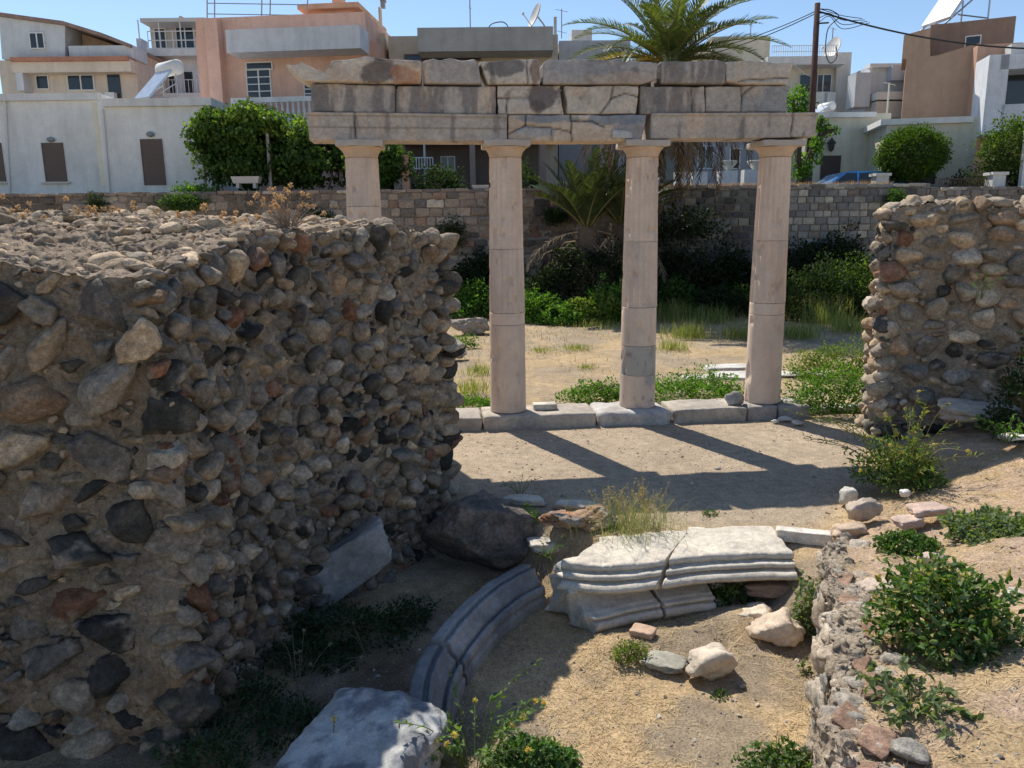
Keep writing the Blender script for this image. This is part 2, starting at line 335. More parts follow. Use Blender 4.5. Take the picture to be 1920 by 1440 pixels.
left = thing('rubble_wall', 'thick ruined wall of rounded cobbles in mortar filling the left side, shaded', 'wall', (-2.6, 6.2, 0))
b = MB()
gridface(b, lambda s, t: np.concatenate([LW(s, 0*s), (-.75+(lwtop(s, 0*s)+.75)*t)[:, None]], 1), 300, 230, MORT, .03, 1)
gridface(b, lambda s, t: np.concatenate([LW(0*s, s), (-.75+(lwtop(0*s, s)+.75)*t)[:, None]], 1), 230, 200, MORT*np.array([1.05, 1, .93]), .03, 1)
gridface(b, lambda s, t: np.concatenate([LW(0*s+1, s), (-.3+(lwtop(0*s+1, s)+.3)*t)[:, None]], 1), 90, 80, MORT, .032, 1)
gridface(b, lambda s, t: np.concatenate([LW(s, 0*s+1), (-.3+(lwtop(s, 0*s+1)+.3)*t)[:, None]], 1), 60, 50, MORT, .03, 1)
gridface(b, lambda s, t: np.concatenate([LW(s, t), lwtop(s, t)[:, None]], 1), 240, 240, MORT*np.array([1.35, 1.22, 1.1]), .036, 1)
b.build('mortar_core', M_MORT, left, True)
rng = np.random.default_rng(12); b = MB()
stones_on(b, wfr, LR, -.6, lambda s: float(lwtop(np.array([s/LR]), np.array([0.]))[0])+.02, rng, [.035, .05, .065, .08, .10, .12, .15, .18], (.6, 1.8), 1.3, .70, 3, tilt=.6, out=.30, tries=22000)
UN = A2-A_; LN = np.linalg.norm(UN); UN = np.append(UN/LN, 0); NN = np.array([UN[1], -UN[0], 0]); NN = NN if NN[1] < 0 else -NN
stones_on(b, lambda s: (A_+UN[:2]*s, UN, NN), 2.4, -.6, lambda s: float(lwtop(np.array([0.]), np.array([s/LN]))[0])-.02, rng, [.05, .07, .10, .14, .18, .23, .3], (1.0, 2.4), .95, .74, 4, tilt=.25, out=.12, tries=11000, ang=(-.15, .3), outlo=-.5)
UE = B2-B_; LE = np.linalg.norm(UE); UE = np.append(UE/LE, 0); NE = np.array([-UE[1], UE[0], 0]); NE = NE if NE[1] > 0 else -NE
stones_on(b, lambda s: (B_+UE[:2]*s, UE, NE), 1.6, -.1, lambda s: 2.7, rng, [.14, .2, .26], (.9, 1.9), 1.1, .7, 2, tries=1200)
# quoins along the far corner and loose stones on the wall head
for i in range(34):
    z = -.1+i*.088+rng.uniform(-.02, .02); V, F = TPL[3][int(rng.integers(22))]; s_ = rng.uniform(.10, .19)
    V = (V*np.array([s_, s_*rng.uniform(.7, 1), s_*.62]))@rot(rng, .3).T; c = np.array([B_[0]+rng.uniform(-.02, .10), B_[1]+rng.uniform(-.05, .08), min(z, 2.72)])
    if z > 2.9: continue
    col = PAL[rng.choice(12, p=PW)]*rng.uniform(.85, 1.15); b.add(V+c, F, col*(1+.2*fbm(V+c, 12, 2, 3)[:, None]))
n = 0
for i in range(1000):
    s = rng.uniform(0, 1); t = rng.uniform(0, .9)**1.15; P = LW([s], [t])[0]; z = float(lwtop(np.array([s]), np.array([t]))[0])
    e = rng.choice([.04, .06, .09, .13, .18], p=[.34, .3, .2, .12, .04])
    if t < .06 and e > .1: e *= 1.1
    V, F = TPL[3 if e > .1 else 2][int(rng.integers(22))]
    V = (V*np.array([e*rng.uniform(.8, 1.3), e*rng.uniform(.7, 1.1), e*rng.uniform(.4, .8)])/1.35)@rot(rng, .35).T@np.array(Matrix.Rotation(rng.uniform(0, 6), 3, 'Z'))
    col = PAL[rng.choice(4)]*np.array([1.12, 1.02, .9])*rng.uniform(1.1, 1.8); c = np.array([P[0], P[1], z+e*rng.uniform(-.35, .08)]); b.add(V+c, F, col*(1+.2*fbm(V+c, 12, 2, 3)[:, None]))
b.build('stones', M_RUB, left, True)

# right wall
RA = np.array([5.02, 10.28]); RB = np.array([9.6, 9.2]); right = thing('rubble_wall', 'tall broken cobble wall at the right edge with ragged sunlit left end', 'wall', (6.5, 10.2, 0))
UF = RB-RA; LF = np.linalg.norm(UF); UF = np.append(UF/LF, 0); NF = np.array([UF[1], -UF[0], 0]); NF = NF if NF[1] < 0 else -NF
RT = .78
def rtop(s): 
    s = np.asarray(s, float); return 3.03+.06*np.sin(s*3)+.10*S(s/1.5)+.10*vn(np.stack([s*2.2, s*0, s*0], 1), 1, 4)
def rf(s, d): s = np.asarray(s, float); d = np.asarray(d, float); return np.stack([RA[0]+UF[0]*s-NF[0]*d, RA[1]+UF[1]*s-NF[1]*d], 1)
b = MB(); RM = np.array([.34, .275, .205])
gridface(b, lambda s, t: np.concatenate([rf(s*LF, 0*s), (-.2+(rtop(s*LF)+.2)*t)[:, None]], 1), 170, 120, RM, .03, 2)
gridface(b, lambda s, t: np.concatenate([rf(0*s, s*RT), (-.2+(rtop(0*s)+.2)*t)[:, None]], 1), 40, 120, RM, .03, 2)
gridface(b, lambda s, t: np.concatenate([rf(s*LF, 0*s+RT), (-.2+(rtop(s*LF)+.2)*t)[:, None]], 1), 100, 60, RM, .03, 2)
gridface(b, lambda s, t: np.concatenate([rf(s*LF, t*RT), rtop(s*LF)[:, None]], 1), 160, 40, RM, .05, 2)
b.build('mortar_core', M_MORT, right, True)
b = MB(); rng = np.random.default_rng(31)
PR = PW.copy(); PR[9] *= 2.5; PR[7] *= 2; PR[3] *= 1.6; PR = PR/PR.sum()
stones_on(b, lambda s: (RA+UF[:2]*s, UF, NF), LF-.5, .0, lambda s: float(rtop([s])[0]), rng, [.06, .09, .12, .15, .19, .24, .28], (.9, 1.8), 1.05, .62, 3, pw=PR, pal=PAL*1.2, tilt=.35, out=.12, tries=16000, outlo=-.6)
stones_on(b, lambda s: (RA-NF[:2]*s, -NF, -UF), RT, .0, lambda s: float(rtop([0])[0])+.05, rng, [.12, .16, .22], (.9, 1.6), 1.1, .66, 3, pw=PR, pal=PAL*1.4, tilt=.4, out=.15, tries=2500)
for i in range(150):
    s = rng.uniform(0, LF-.6); d = rng.uniform(0, RT); P = rf([s], [d])[0]; e = rng.choice([.09, .13, .18, .24]); V, F = TPL[3][int(rng.integers(22))]
    V = (V*np.array([e*rng.uniform(.8, 1.2), e*.8, e*rng.uniform(.5, .8)])/1.4)@rot(rng, .5).T@np.array(Matrix.Rotation(rng.uniform(0, 6), 3, 'Z')); c = np.array([P[0], P[1], float(rtop([s])[0])+e*rng.uniform(0, .2)])
    col = PAL[rng.choice([0, 1, 3, 7, 9, 3])]*rng.uniform(.9, 1.25); b.add(V+c, F, col*(1+.2*fbm(V+c, 10, 2, 3)[:, None]))
b.build('stones', M_RUB, right, True)

# low retaining wall at lower right: stone face with brick courses in its head
low = thing('retaining_wall', 'low crumbling earth-bank wall of pitted stone and thin red bricks, lower right', 'wall', (2.3, 4.8, -.5))
def lowx(y): return np.interp(y, XY[:, 0], XY[:, 1])
def lf(s, t):
    y = 2.6+3.95*s; z0 = -.62; e = np.interp(y, ED[:, 0], ED[:, 1]); zt = e+.05
    # up the face (t<.7) then back over the head
    tf = np.clip(t/.72, 0, 1); tb = np.clip((t-.72)/.28, 0, 1)
    z = z0+(zt-z0)*tf-.06*tb; x = lowx(y)-.02+.05*tf+.36*tb; return np.stack([x, y-.12*tb, z], 1)
b = MB(); gridface(b, lf, 330, 110, (.54, .44, .33), .045, 6)
b.build('pitted_stone_face', M_MORT, low, True)
rng = np.random.default_rng(8); b = MB(); PB = np.array([(.58, .50, .40), (.48, .42, .35), (.52, .42, .32), (.40, .37, .32)])
for i in range(150):
    y = rng.uniform(2.7, 6.5); e = np.interp(y, ED[:, 0], ED[:, 1]); z = rng.uniform(-.5, e); s_ = rng.choice([.05, .08, .12, .2], p=[.3, .35, .25, .1])
    V, F = TPL[3][int(rng.integers(22))]; V = (V*np.array([.22*s_, s_*.8, s_*.6])/1.)@rot(rng, .35).T
    c = np.array([lowx(y)-.0, y, z]); b.add(V+c, F, PB[int(rng.integers(4))]*(1+.2*fbm(V+c, 12, 2, 3)[:, None])*rng.uniform(.85, 1.15))
for i in range(70):
    y = rng.uniform(2.7, 6.4); e = np.interp(y, ED[:, 0], ED[:, 1]); s_ = rng.choice([.04, .07, .11]); V, F = TPL[3][int(rng.integers(22))]
    V = (V*np.array([s_, s_, s_*.45]))@rot(rng, .3).T; c = np.array([lowx(y)+rng.uniform(.03, .42), y, e+rng.uniform(-.03, .03)]); b.add(V+c, F, PB[int(rng.integers(4))]*(1+.2*fbm(V+c, 12, 2, 3)[:, None]))
b.build('bedded_stones', M_RUB, low, True)
for i, (y, dx, l, a) in enumerate([(5.42, .13, .34, .1), (5.02, .17, .3, .25), (4.66, .2, .36, .3), (4.42, .3, .3, .4), (4.05, .17, .34, .3), (3.8, .27, .3, .35), (3.5, .12, .3, .3), (3.3, .24, .32, .45), (3.05, .15, .3, .35), (4.2, .42, .26, .5)]):
    e = float(np.interp(y, ED[:, 0], ED[:, 1])); V, F = rockshape(4, rng, 6, 16, .04, 2, 1.)
    V = V*np.array([.075, l/2*.85, .022]); V = V@np.array(Matrix.Rotation(-.38-a*.3, 3, 'Z')@Matrix.Rotation(rng.uniform(-.35, .35), 3, 'Y')@Matrix.Rotation(rng.uniform(-.12, .12), 3, 'X')@Matrix.Rotation(rng.uniform(-.3, .3), 3, 'Z')).T
    c = np.array([float(lowx(y))+dx, y, e+.022+rng.uniform(-.01, .02)])
    MB().add(V+c, F, np.array([.42, .27, .19])*(1+.35*fbm(V+c, 14, i, 3)[:, None])*rng.uniform(.85, 1.1)).build('brick', M_RUB, low, True)
# ---------------------------------------------------------------- colonnade
CO = np.array([-.06, 11.25]); CU = np.array([.9945, .1045]); CN = np.array([.1045, -.9945])
def cuz(px, py, v=.25):
    d = ray(px, py); p0 = CO+CN*v; t = (p0@CN)/(d[:2]@CN); p = t*d[:2]-p0; return float(p@CU), float(CH+d[2]*t)
def cw(u, v, z): u = np.asarray(u, float); v = np.asarray(v, float); return np.stack([CO[0]+CU[0]*u+CN[0]*v, CO[1]+CU[1]*u+CN[1]*v, np.asarray(z, float)+0*u], 1)
def boxgrid(nx, ny, nz):
    """surface of a unit cube [0,1]^3 as a welded grid"""
    idx = {}; V = []; F = []
    def vid(i, j, k):
        q = (i, j, k)
        if q not in idx: idx[q] = len(V); V.append((i/nx, j/ny, k/nz))
        return idx[q]
    for i in range(nx):
        for k in range(nz):
            F.append((vid(i, 0, k), vid(i+1, 0, k), vid(i+1, 0, k+1), vid(i, 0, k+1))); F.append((vid(i, ny, k+1), vid(i+1, ny, k+1), vid(i+1, ny, k), vid(i, ny, k)))
    for i in range(nx):
        for j in range(ny):
            F.append((vid(i, j, 0), vid(i, j+1, 0), vid(i+1, j+1, 0), vid(i+1, j, 0))); F.append((vid(i, j, nz), vid(i+1, j, nz), vid(i+1, j+1, nz), vid(i, j+1, nz)))
    for j in range(ny):
        for k in range(nz):
            F.append((vid(0, j, k+1), vid(0, j+1, k+1), vid(0, j+1, k), vid(0, j, k))); F.append((vid(nx, j, k), vid(nx, j+1, k), vid(nx, j+1, k+1), vid(nx, j, k+1)))
    return np.array(V), F
def rnd(P, dims, r):
    """rounds the edges of a 0..1 box of real size dims by r"""
    h = np.array(dims)/2; Q = (P-.5)*2*h; q = np.clip(Q, -(h-r), h-r); d = Q-q; l = np.linalg.norm(d, axis=1)[:, None]
    m = np.maximum(np.abs(d).max(1), 1e-9)[:, None]; Q = q+np.where(l > 1e-6, d/np.maximum(l, 1e-9)*m, 0); return Q/(2*h)+.5
GREYB = np.array([.45, .395, .345]); PINKB = np.array([.55, .435, .335]); WHITEB = np.array([.64, .57, .48]); DARKB = np.array([.10, .09, .088])
def polyl(pts, s):
    pts = np.array(pts, float); d = np.abs(np.diff(pts[:, 0])); c = np.concatenate([[0], np.cumsum(d)])/d.sum(); return np.interp(s, c, pts[:, 0]), np.interp(s, c, pts[:, 1])
def eblock(name, label, cat, top, bot, v0, v1, base=GREYB, dark=.5, pink=.4, rough=.012, toprough=.0, r=.02, seed=0, cracks=(), seams=(), white=0, fasc=False, group=None, mat=None, streak=True, blotch=()):
    """entablature block: outlines given as seen on its front face, extruded to its real thickness"""
    T = [cuz(x, y, v1) for x, y in top]; B = [cuz(x, y, v1) for x, y in bot]
    L = max(T[-1][0]-T[0][0], B[-1][0]-B[0][0]); Hh = abs(np.mean([t[1] for t in T])-np.mean([q[1] for q in B])); D = v1-v0
    nx, ny, nz = max(6, int(L/.02)), max(4, int(D/.05)), max(5, int(Hh/.02)); P, F = boxgrid(nx, ny, nz); P = rnd(P, (L, D, Hh), r*.6)
    P[:, 1] = 1-P[:, 1]   # front face = v1
    F = [q for q in F]
    uT, zT = polyl(T, np.clip(P[:, 0], 0, 1)); uB, zB = polyl(B, np.clip(P[:, 0], 0, 1)); w_ = P[:, 2]
    u = uB+(uT-uB)*w_; z = zB+(zT-zB)*w_; v = v0+(v1-v0)*P[:, 1]
    W = cw(u, v, z)
    if fasc:  # stepped fasciae and crowning fillet of an architrave
        st = np.where(w_ > .9, .03, np.where(w_ > .45, .008, 0)); v = v+st*(P[:, 1] > .5)-st*(P[:, 1] <= .5); W = cw(u, v, z)
    nz1 = fbm(W, 4, seed, 4); k = (P[:, 1] > .93)*1.
    v2 = v+(rough*2.2*nz1)+.004*fbm(W, 18, seed+2, 3); u2 = u+rough*1.5*fbm(W, 5, seed+5, 3)*((P[:, 0] < .06) | (P[:, 0] > .94))
    z2 = z+rough*1.2*fbm(W, 5, seed+7, 3)*((w_ > .9)*1.)+toprough*(w_ > .85)*(1.0*np.abs(fbm(W*np.array([1, .6, 0]), 3.2, seed+8, 4))*-2+.35*fbm(W, 14, seed+9, 3))
    # colour: weathering crust (dark) and iron-pink stain, in vertical streaks
    Q = np.stack([u*(1.7 if streak else 1.), v, z*(.35 if streak else 1)], 1)
    dk = S((fbm(Q, 4.5, seed+11, 6, .6)+dark-.5)*3.6)[:, None]; pk = S((fbm(Q, 3.2, seed+15, 5, .6)+pink-.4)*2.5)[:, None]
    C = np.array(base)*(1+.12*fbm(W, 3, seed+1, 4)[:, None]); C = C*(1-pk)+PINKB*pk
    if fasc: C = C*(1-.38*np.exp(-((w_-.47)/.022)**2)-.38*np.exp(-((w_-.895)/.022)**2))[:, None]  # dark lines painted along the fascia steps to deepen their shading
    if white: wk = S((fbm(W, 2, seed+19, 4)+white-.5)*4)[:, None]; C = C*(1-wk)+WHITEB*wk
    C = C*(1-.72*dk)+np.array([.17, .155, .15])*.72*dk
    for (bx, by, rx, ry, cc, am) in blotch:
        cu, cz = cuz(bx, by, v1); ru = rx/125.; rz = ry/125.; dd_ = np.sqrt(((u-cu)/ru)**2+((z-cz)/rz)**2)+.55*fbm(W, 9, seed+31, 4); mk = (am*S((1.1-dd_)*4))[:, None]; C = C*(1-mk)+np.array(cc)*mk
    for cr in cracks:
        cp = np.array([cuz(x, y, v1) for x, y in cr]); pr = np.stack([u, z], 1); pr = pr+.012*np.stack([fbm(W, 9, 61, 3), fbm(W, 9, 65, 3)], 1); best = np.full(len(u), 9.)
        for a, b_ in zip(cp[:-1], cp[1:]):
            ab = b_-a; t = np.clip(((pr-a)@ab)/(ab@ab), 0, 1); best = np.minimum(best, np.linalg.norm(pr-(a+t[:, None]*ab), axis=1))
        f = S(1-best/.019)*(P[:, 1] > .5); v2 = v2-.035*f; C = C*(1-.7*f[:, None])
    o = MB().add(cw(u2, v2, z2), F, C).build(name, mat or M_MARB, None, True)
    return tag(o, label, cat, group)
GA = 'architrave blocks over the columns'; GF = 'frieze blocks of the entablature'; GC = 'cornice blocks topping the entablature'
V0, V1 = -.22, .25
eblock('architrave_block', 'long grey architrave beam spanning the two left columns, with fascia lines', 'stone beam', [(574, 210), (951, 215)], [(580, 263), (951, 265)], V0, V1, fasc=True, seed=1, dark=.38, pink=.38, r=.01, rough=.004, cracks=[[(665, 211), (666, 264)]], group=GA)
BL = (.20, .235, .28)
eblock('architrave_block', 'cracked patched architrave piece in the middle with blue-grey and tan marble', 'stone beam', [(953, 215), (1212, 215)], [(953, 265), (1150, 265), (1205, 262)], V0+.02, V1-.01, base=(.52, .41, .31), seed=2, dark=.18, pink=.45, r=.03, rough=.012, white=.35,
    cracks=[[(985, 217), (984, 236), (955, 250)], [(984, 236), (1035, 240), (1070, 247)], [(1070, 216), (1072, 264)], [(1035, 241), (1034, 262)], [(1072, 228), (1110, 226), (1132, 238)]], group=GA,
    blotch=[(1025, 222, 60, 7, BL, .8), (1160, 224, 55, 10, BL, .8), (1190, 240, 40, 18, BL, .6), (1000, 246, 40, 8, (.36, .38, .40), .7)])
eblock('repair_patch', 'small pale grey stepped repair stone set in the middle architrave', 'stone patch', [(1148, 243), (1170, 244), (1185, 247)], [(1148, 259), (1187, 259)], V1-.06, V1+.025, base=(.46, .46, .45), seed=3, dark=0, pink=-.3, r=.008, rough=.003)
eblock('architrave_block', 'long plain architrave beam spanning the two right columns, projecting past the end', 'stone beam', [(1222, 212), (1534, 211)], [(1220, 260), (1420, 259), (1527, 256)], V0, V1, fasc=True, seed=4, dark=.45, pink=.3, r=.01, rough=.004, cracks=[[(1486, 212), (1484, 257)]], group=GA)
eblock('frieze_block', 'dark stained frieze block at the left end of the entablature', 'stone block', [(582, 158), (600, 155), (741, 159)], [(585, 209), (741, 212)], V0, V1-.03, seed=11, dark=.72, pink=.42, r=.025, rough=.008, toprough=.01, group=GF)
eblock('frieze_block', 'long dark frieze block with orange-brown streaks, second from left', 'stone block', [(744, 160), (930, 162)], [(744, 212), (930, 214)], V0, V1-.035, seed=12, dark=.7, pink=.55, r=.015, rough=.008, toprough=.012, group=GF)
eblock('frieze_block', 'pale frieze block with black crusty lichen on its right half', 'stone block', [(933, 160), (1050, 160)], [(933, 214), (1052, 214)], V0, V1-.02, base=WHITEB*.85, seed=13, dark=.25, pink=.5, r=.02, rough=.012, group=GF, streak=False, blotch=[(1022, 180, 30, 22, (.12, .10, .10), .85), (1008, 200, 12, 10, (.13, .11, .10), .8)], cracks=[[(933, 184), (952, 184), (948, 213)], [(952, 184), (992, 182)]])
eblock('frieze_block', 'light grey split frieze block above the cracked middle architrave', 'stone block', [(1058, 161), (1197, 161)], [(1064, 213), (1100, 214), (1194, 213)], V0, V1-.02, base=WHITEB*.86, seed=14, dark=.2, pink=.33, r=.035, rough=.016, group=GF, streak=False, cracks=[[(1150, 162), (1146, 184), (1126, 212)], [(1146, 184), (1170, 176), (1196, 181)]])
eblock('frieze_block', 'dark weathered frieze block with a broken lower left corner, above third column', 'stone block', [(1201, 161), (1321, 162)], [(1201, 214), (1321, 211)], V0, V1-.03, seed=15, dark=.72, pink=.45, r=.02, rough=.012, toprough=.01, group=GF, cracks=[[(1298, 164), (1298, 210)]])
eblock('frieze_block', 'frieze block with tan, grey and blue-grey fragments at the right end', 'stone block', [(1324, 162), (1478, 160)], [(1324, 210), (1475, 210)], V0, V1-.03, base=(.43, .38, .33), seed=16, dark=.35, pink=.4, r=.025, rough=.012, group=GF, streak=False, cracks=[[(1390, 163), (1392, 185), (1389, 210)], [(1392, 178), (1412, 163)]], blotch=[(1462, 190, 34, 50, (.25, .27, .30), .6), (1420, 195, 30, 18, (.30, .31, .33), .5)])
eblock('cornice_block', 'broken cornice block jutting out as a jagged wedge at the left end', 'stone block', [(536, 121), (560, 120), (565, 114), (608, 137), (622, 113), (680, 106), (740, 110), (790, 113)], [(540, 130), (566, 150), (600, 153), (700, 155), (788, 155)], V0-.05, V1+.05, base=WHITEB*.95, seed=21, dark=.3, pink=.42, r=.03, rough=.022, toprough=.01, group=GC, streak=False, blotch=[(712, 132, 30, 22, (.13, .11, .10), .85), (760, 140, 24, 16, (.45, .22, .12), .7)])
eblock('cornice_block', 'smooth grey cornice block with three rounded lobes on top', 'stone block', [(794, 112), (812, 109), (824, 113), (845, 108), (865, 113), (890, 110), (897, 114)], [(795, 156), (905, 157)], V0-.03, V1+.02, base=(.42, .38, .35), seed=22, dark=.4, pink=.35, r=.05, rough=.016, group=GC)
eblock('cornice_block', 'pale cornice block streaked with black soot, right edge rusty brown', 'stone block', [(899, 115), (988, 112), (998, 109), (1010, 110)], [(915, 157), (1014, 157)], V0-.03, V1+.03, base=WHITEB*.95, seed=23, dark=.2, pink=.36, r=.03, rough=.014, group=GC, blotch=[(945, 125, 36, 14, (.13, .12, .12), .8), (1004, 130, 9, 22, (.18, .11, .09), .75)], cracks=[[(988, 113), (990, 156)]])
eblock('cornice_block', 'longest cornice block, smooth blue-grey, chipped along its top edge', 'stone block', [(1017, 117), (1028, 112), (1080, 110), (1160, 113), (1235, 117)], [(1019, 157), (1205, 157), (1232, 148)], V0-.03, V1+.04, base=(.40, .37, .345), seed=24, dark=.42, pink=.3, r=.03, rough=.014, toprough=.012, group=GC, streak=False, blotch=[(1100, 128, 70, 12, (.30, .31, .33), .6), (1180, 146, 60, 10, (.50, .38, .28), .5)])
eblock('cornice_block', 'dark blackened cornice block with a scalloped top, above the third column', 'stone block', [(1238, 115), (1262, 112), (1285, 115), (1310, 112), (1345, 110), (1360, 114)], [(1241, 156), (1361, 157)], V0-.03, V1+.03, seed=25, dark=.85, pink=.3, r=.035, rough=.016, toprough=.01, group=GC)
eblock('cornice_block', 'light grey cornice block with a broken right corner, at the right end', 'stone block', [(1362, 116), (1400, 113), (1452, 116), (1489, 118)], [(1363, 152), (1395, 158), (1450, 158), (1476, 158)], V0-.03, V1+.03, base=WHITEB*.82, seed=26, dark=.3, pink=.38, r=.03, rough=.018, group=GC, cracks=[[(1385, 152), (1420, 148), (1488, 146)]])
def drum(par, u, z0, z1, fl, seed, n=200, patch=0., nm='drum', dcr=()):
    zz = np.linspace(z0+.003, z1-.003, max(4, int((z1-z0)/.05))); zz = np.concatenate([[z0+.002, z0+.006, z0+.012], zz[1:-1], [z1-.012, z1-.006, z1-.002]]); th = np.arange(n)*2*math.pi/n+.06
    V = []
    for i, z in enumerate(zz):
        R = np.interp(z, [.2, 1.6, 3.9], [.268, .258, .222])
        e = .004 if i in (0, len(zz)-1) else 0
        r = R-e+0*th
        if fl: fr = (th/(2*math.pi)*20) % 1; r = (R-e)*(1.03-.085*(1-(2*fr-1)**2)**.8)
        V.append(np.stack([u+r*np.cos(th), r*np.sin(th), z+0*th], 1))
    V = np.concatenate(V); m = len(zz); i_ = (np.arange(m-1)[:, None]*n+np.arange(n)[None]); j_ = (np.arange(m-1)[:, None]*n+(np.arange(n)+1)[None] % n)
    F = [tuple(q) for q in np.stack([i_.ravel(), i_.ravel()+n, j_.ravel()+n, j_.ravel()], 1)]; F += [tuple(range(n)), tuple((m-1)*n+k for k in range(n))[::-1]]
    W = cw(V[:, 0], V[:, 1], V[:, 2]); rad = W[:, :2]-(CO+CU*u); rad = rad/np.linalg.norm(rad, axis=1)[:, None]
    W[:, :2] += rad*(.004*fbm(W, 5, seed, 4)-(.03*S((fbm(W, 7, seed+2, 3)-.36)*8)))[:, None]
    Q = W*np.array([1, 1, .22]); base = np.array([.69, .545, .43]); C = base*(1+.10*fbm(W, 2, seed+1, 4)[:, None])
    s_ = S((fbm(Q, 4, seed+3, 5)+.02)*2.2)[:, None]; C = C*(1-.30*s_)+np.array([.33, .29, .26])*.30*s_; o_ = S((fbm(Q, 3, seed+6, 4)-.05)*3)[:, None]*.22; C = C*(1-o_)+np.array([.56, .34, .22])*o_
    if patch: p_ = S((fbm(W, 2.4, seed+8, 4)+patch-.5)*5)[:, None]; C = C*(1-p_)+np.array([.42, .39, .35])*p_; q_ = S(1-np.abs(fbm(W, 2.6, seed+9, 3))/.03)[:, None]*.6; C = C*(1-q_)+np.array([.16, .13, .11])*q_
    o = MB().add(W, F, C).build(nm, M_DRUM, par, True); k_ = len(F); o.data.polygons.foreach_set('use_smooth', [not fl]*(k_-2)+[False]*2)
def column(u, joints, nfl, label, seed, patch=(), zb=.22):
    c = cw([u], [0.], zb)[0]; col = thing('column', label, 'column', c, 'ancient columns carrying the entablature')
    zs = [zb]+joints+[3.86]
    for i in range(len(zs)-1):
        drum(col, u, zs[i], zs[i+1], i >= nfl, seed+i*7, patch=.62 if i in patch else 0)
    cap = MB(); prof = [(.222, 3.862), (.23, 3.885), (.234, 3.90), (.245, 3.93), (.27, 3.965), (.296, 3.992), (.30, 4.0)]
    V = []; n = 48
    for (r, z) in prof:
        for k in range(n):
            q = 2*math.pi*k/n; V.append((u+r*math.cos(q), r*math.sin(q), z))
    V = np.array(V); W = cw(V[:, 0], V[:, 1], V[:, 2]); W = W+.006*fbm(W, 9, seed, 3)[:, None]; F = [(i*n+k, i*n+(k+1) % n, (i+1)*n+(k+1) % n, (i+1)*n+k) for i in range(len(prof)-1) for k in range(n)]+[tuple(range(n))[::-1], tuple((len(prof)-1)*n+k for k in range(n))]
    cp = cap.add(W, F, np.array([.55, .41, .30])*(1+.15*fbm(W, 5, seed, 4)[:, None])).build('capital', M_DRUM, col, True)
    P, F = boxgrid(22, 22, 4); P = rnd(P, (.64, .62, .09), .012); W = cw(u-.32+.64*P[:, 0], .31-.62*P[:, 1], 4.0+.085*P[:, 2]); W = W+.010*np.stack([fbm(W, 7, seed+k, 3) for k in range(3)], 1)
    MB().add(W, F, GREYB*1.02*(1+.15*fbm(W, 5, seed+3, 4)[:, None])).build('abacus', M_DRUM, cp, False)
    return col
column(-2.0, [1.60, 3.21], 1, 'leftmost column, its lower half hidden behind the rubble wall', 100)
column(0.0, [1.52, 1.69, 2.60], 2, 'column second from left, smooth clean pinkish lower drum and fluted shaft', 200)
column(1.98, [.72, 1.16, 1.73, 2.68], 3, 'third column from left, with grey cracked patched drums at its foot', 300, patch=(0, 1))
column(3.97, [1.58, 1.75, 2.67], 2, 'rightmost column beside the right end of the entablature, arched repair near top', 400)
def sblock(label, pts, z0, z1, v0, v1, seed, col, r=.03, rough=.012, cat='stone step', name='step_block', group='stylobate blocks beneath the columns', bl=()):
    u0, u1 = pts; L = u1-u0; D = v1-v0; P, F = boxgrid(max(6, int(L/.035)), int(D/.035), 8); P = rnd(P, (L, D, z1-z0), r); W = cw(u0+L*P[:, 0], v1-D*P[:, 1], z0+(z1-z0)*P[:, 2])
    W = W+rough*2*np.stack([fbm(W, 4.5, seed+k, 5) for k in range(3)], 1)*np.array([1, 1, .7]); C = np.array(col)*(1+.18*fbm(W, 4, seed, 5)[:, None]); k = S((fbm(W, 3, seed+4, 4)-.05)*3)[:, None]*.4; C = C*(1-k)+np.array([.22, .2, .18])*k
    return tag(MB().add(W, F, C).build(name, M_MARB, None, True), label, cat, group)
G_ = (.44, .385, .32)
sblock('step block under the leftmost column, mostly behind the rubble wall', (-2.45, -1.02), -.08, .20, -.33, .36, 51, G_)
sblock('short flat step block just right of the rubble wall end', (-1.0, -.42), -.08, .20, -.33, .36, 52, G_)
sblock('long flat sandstone step block under the second column', (-.40, 1.27), -.08, .21, -.33, .37, 53, (.46, .40, .33))
sblock('rough eroded white-grey step block under the third column', (1.30, 2.42), -.08, .215, -.36, .40, 54, (.50, .47, .43), r=.09, rough=.03)
sblock('flat smooth step block between the third and rightmost columns', (2.45, 3.58), -.08, .21, -.31, .37, 55, (.45, .40, .33), r=.02)
sblock('dark grey step block under the rightmost column', (3.60, 4.07), -.08, .215, -.33, .36, 56, (.36, .33, .30), r=.04)
sblock('end step block right of the rightmost column', (4.09, 4.62), -.08, .20, -.33, .34, 57, (.37, .34, .31), r=.05)
sblock('small pale rectangular stone lying on the step between two columns', (.38, .73), .215, .30, -.10, .10, 58, (.62, .56, .47), r=.008, rough=.003, cat='stone', name='loose_stone', group=None)
p = cw([3.46], [.16], .215)[0]; rock('loose_stone', 'rough grey boulder sitting on the step beside the rightmost column', 'stone', p, (.34, .24, .24), 61, (.40, .37, .33), sub=4, sink=.03, rough=.16)
for i, (x, y, s) in enumerate([(1473, 788, .15), (1493, 796, .13), (1452, 792, .09)]):
    rock('stone_chip', ['white stone chip below the end of the step, left one of the pair', 'flat white stone chip below the end of the step, nearer one of the pair', 'tiny grey chip against the foot of the step near the right column'][i], 'stone', g(x, y, .02), (s*1.6, s, s*.6), 63+i, (.62, .6, .56), sub=3)
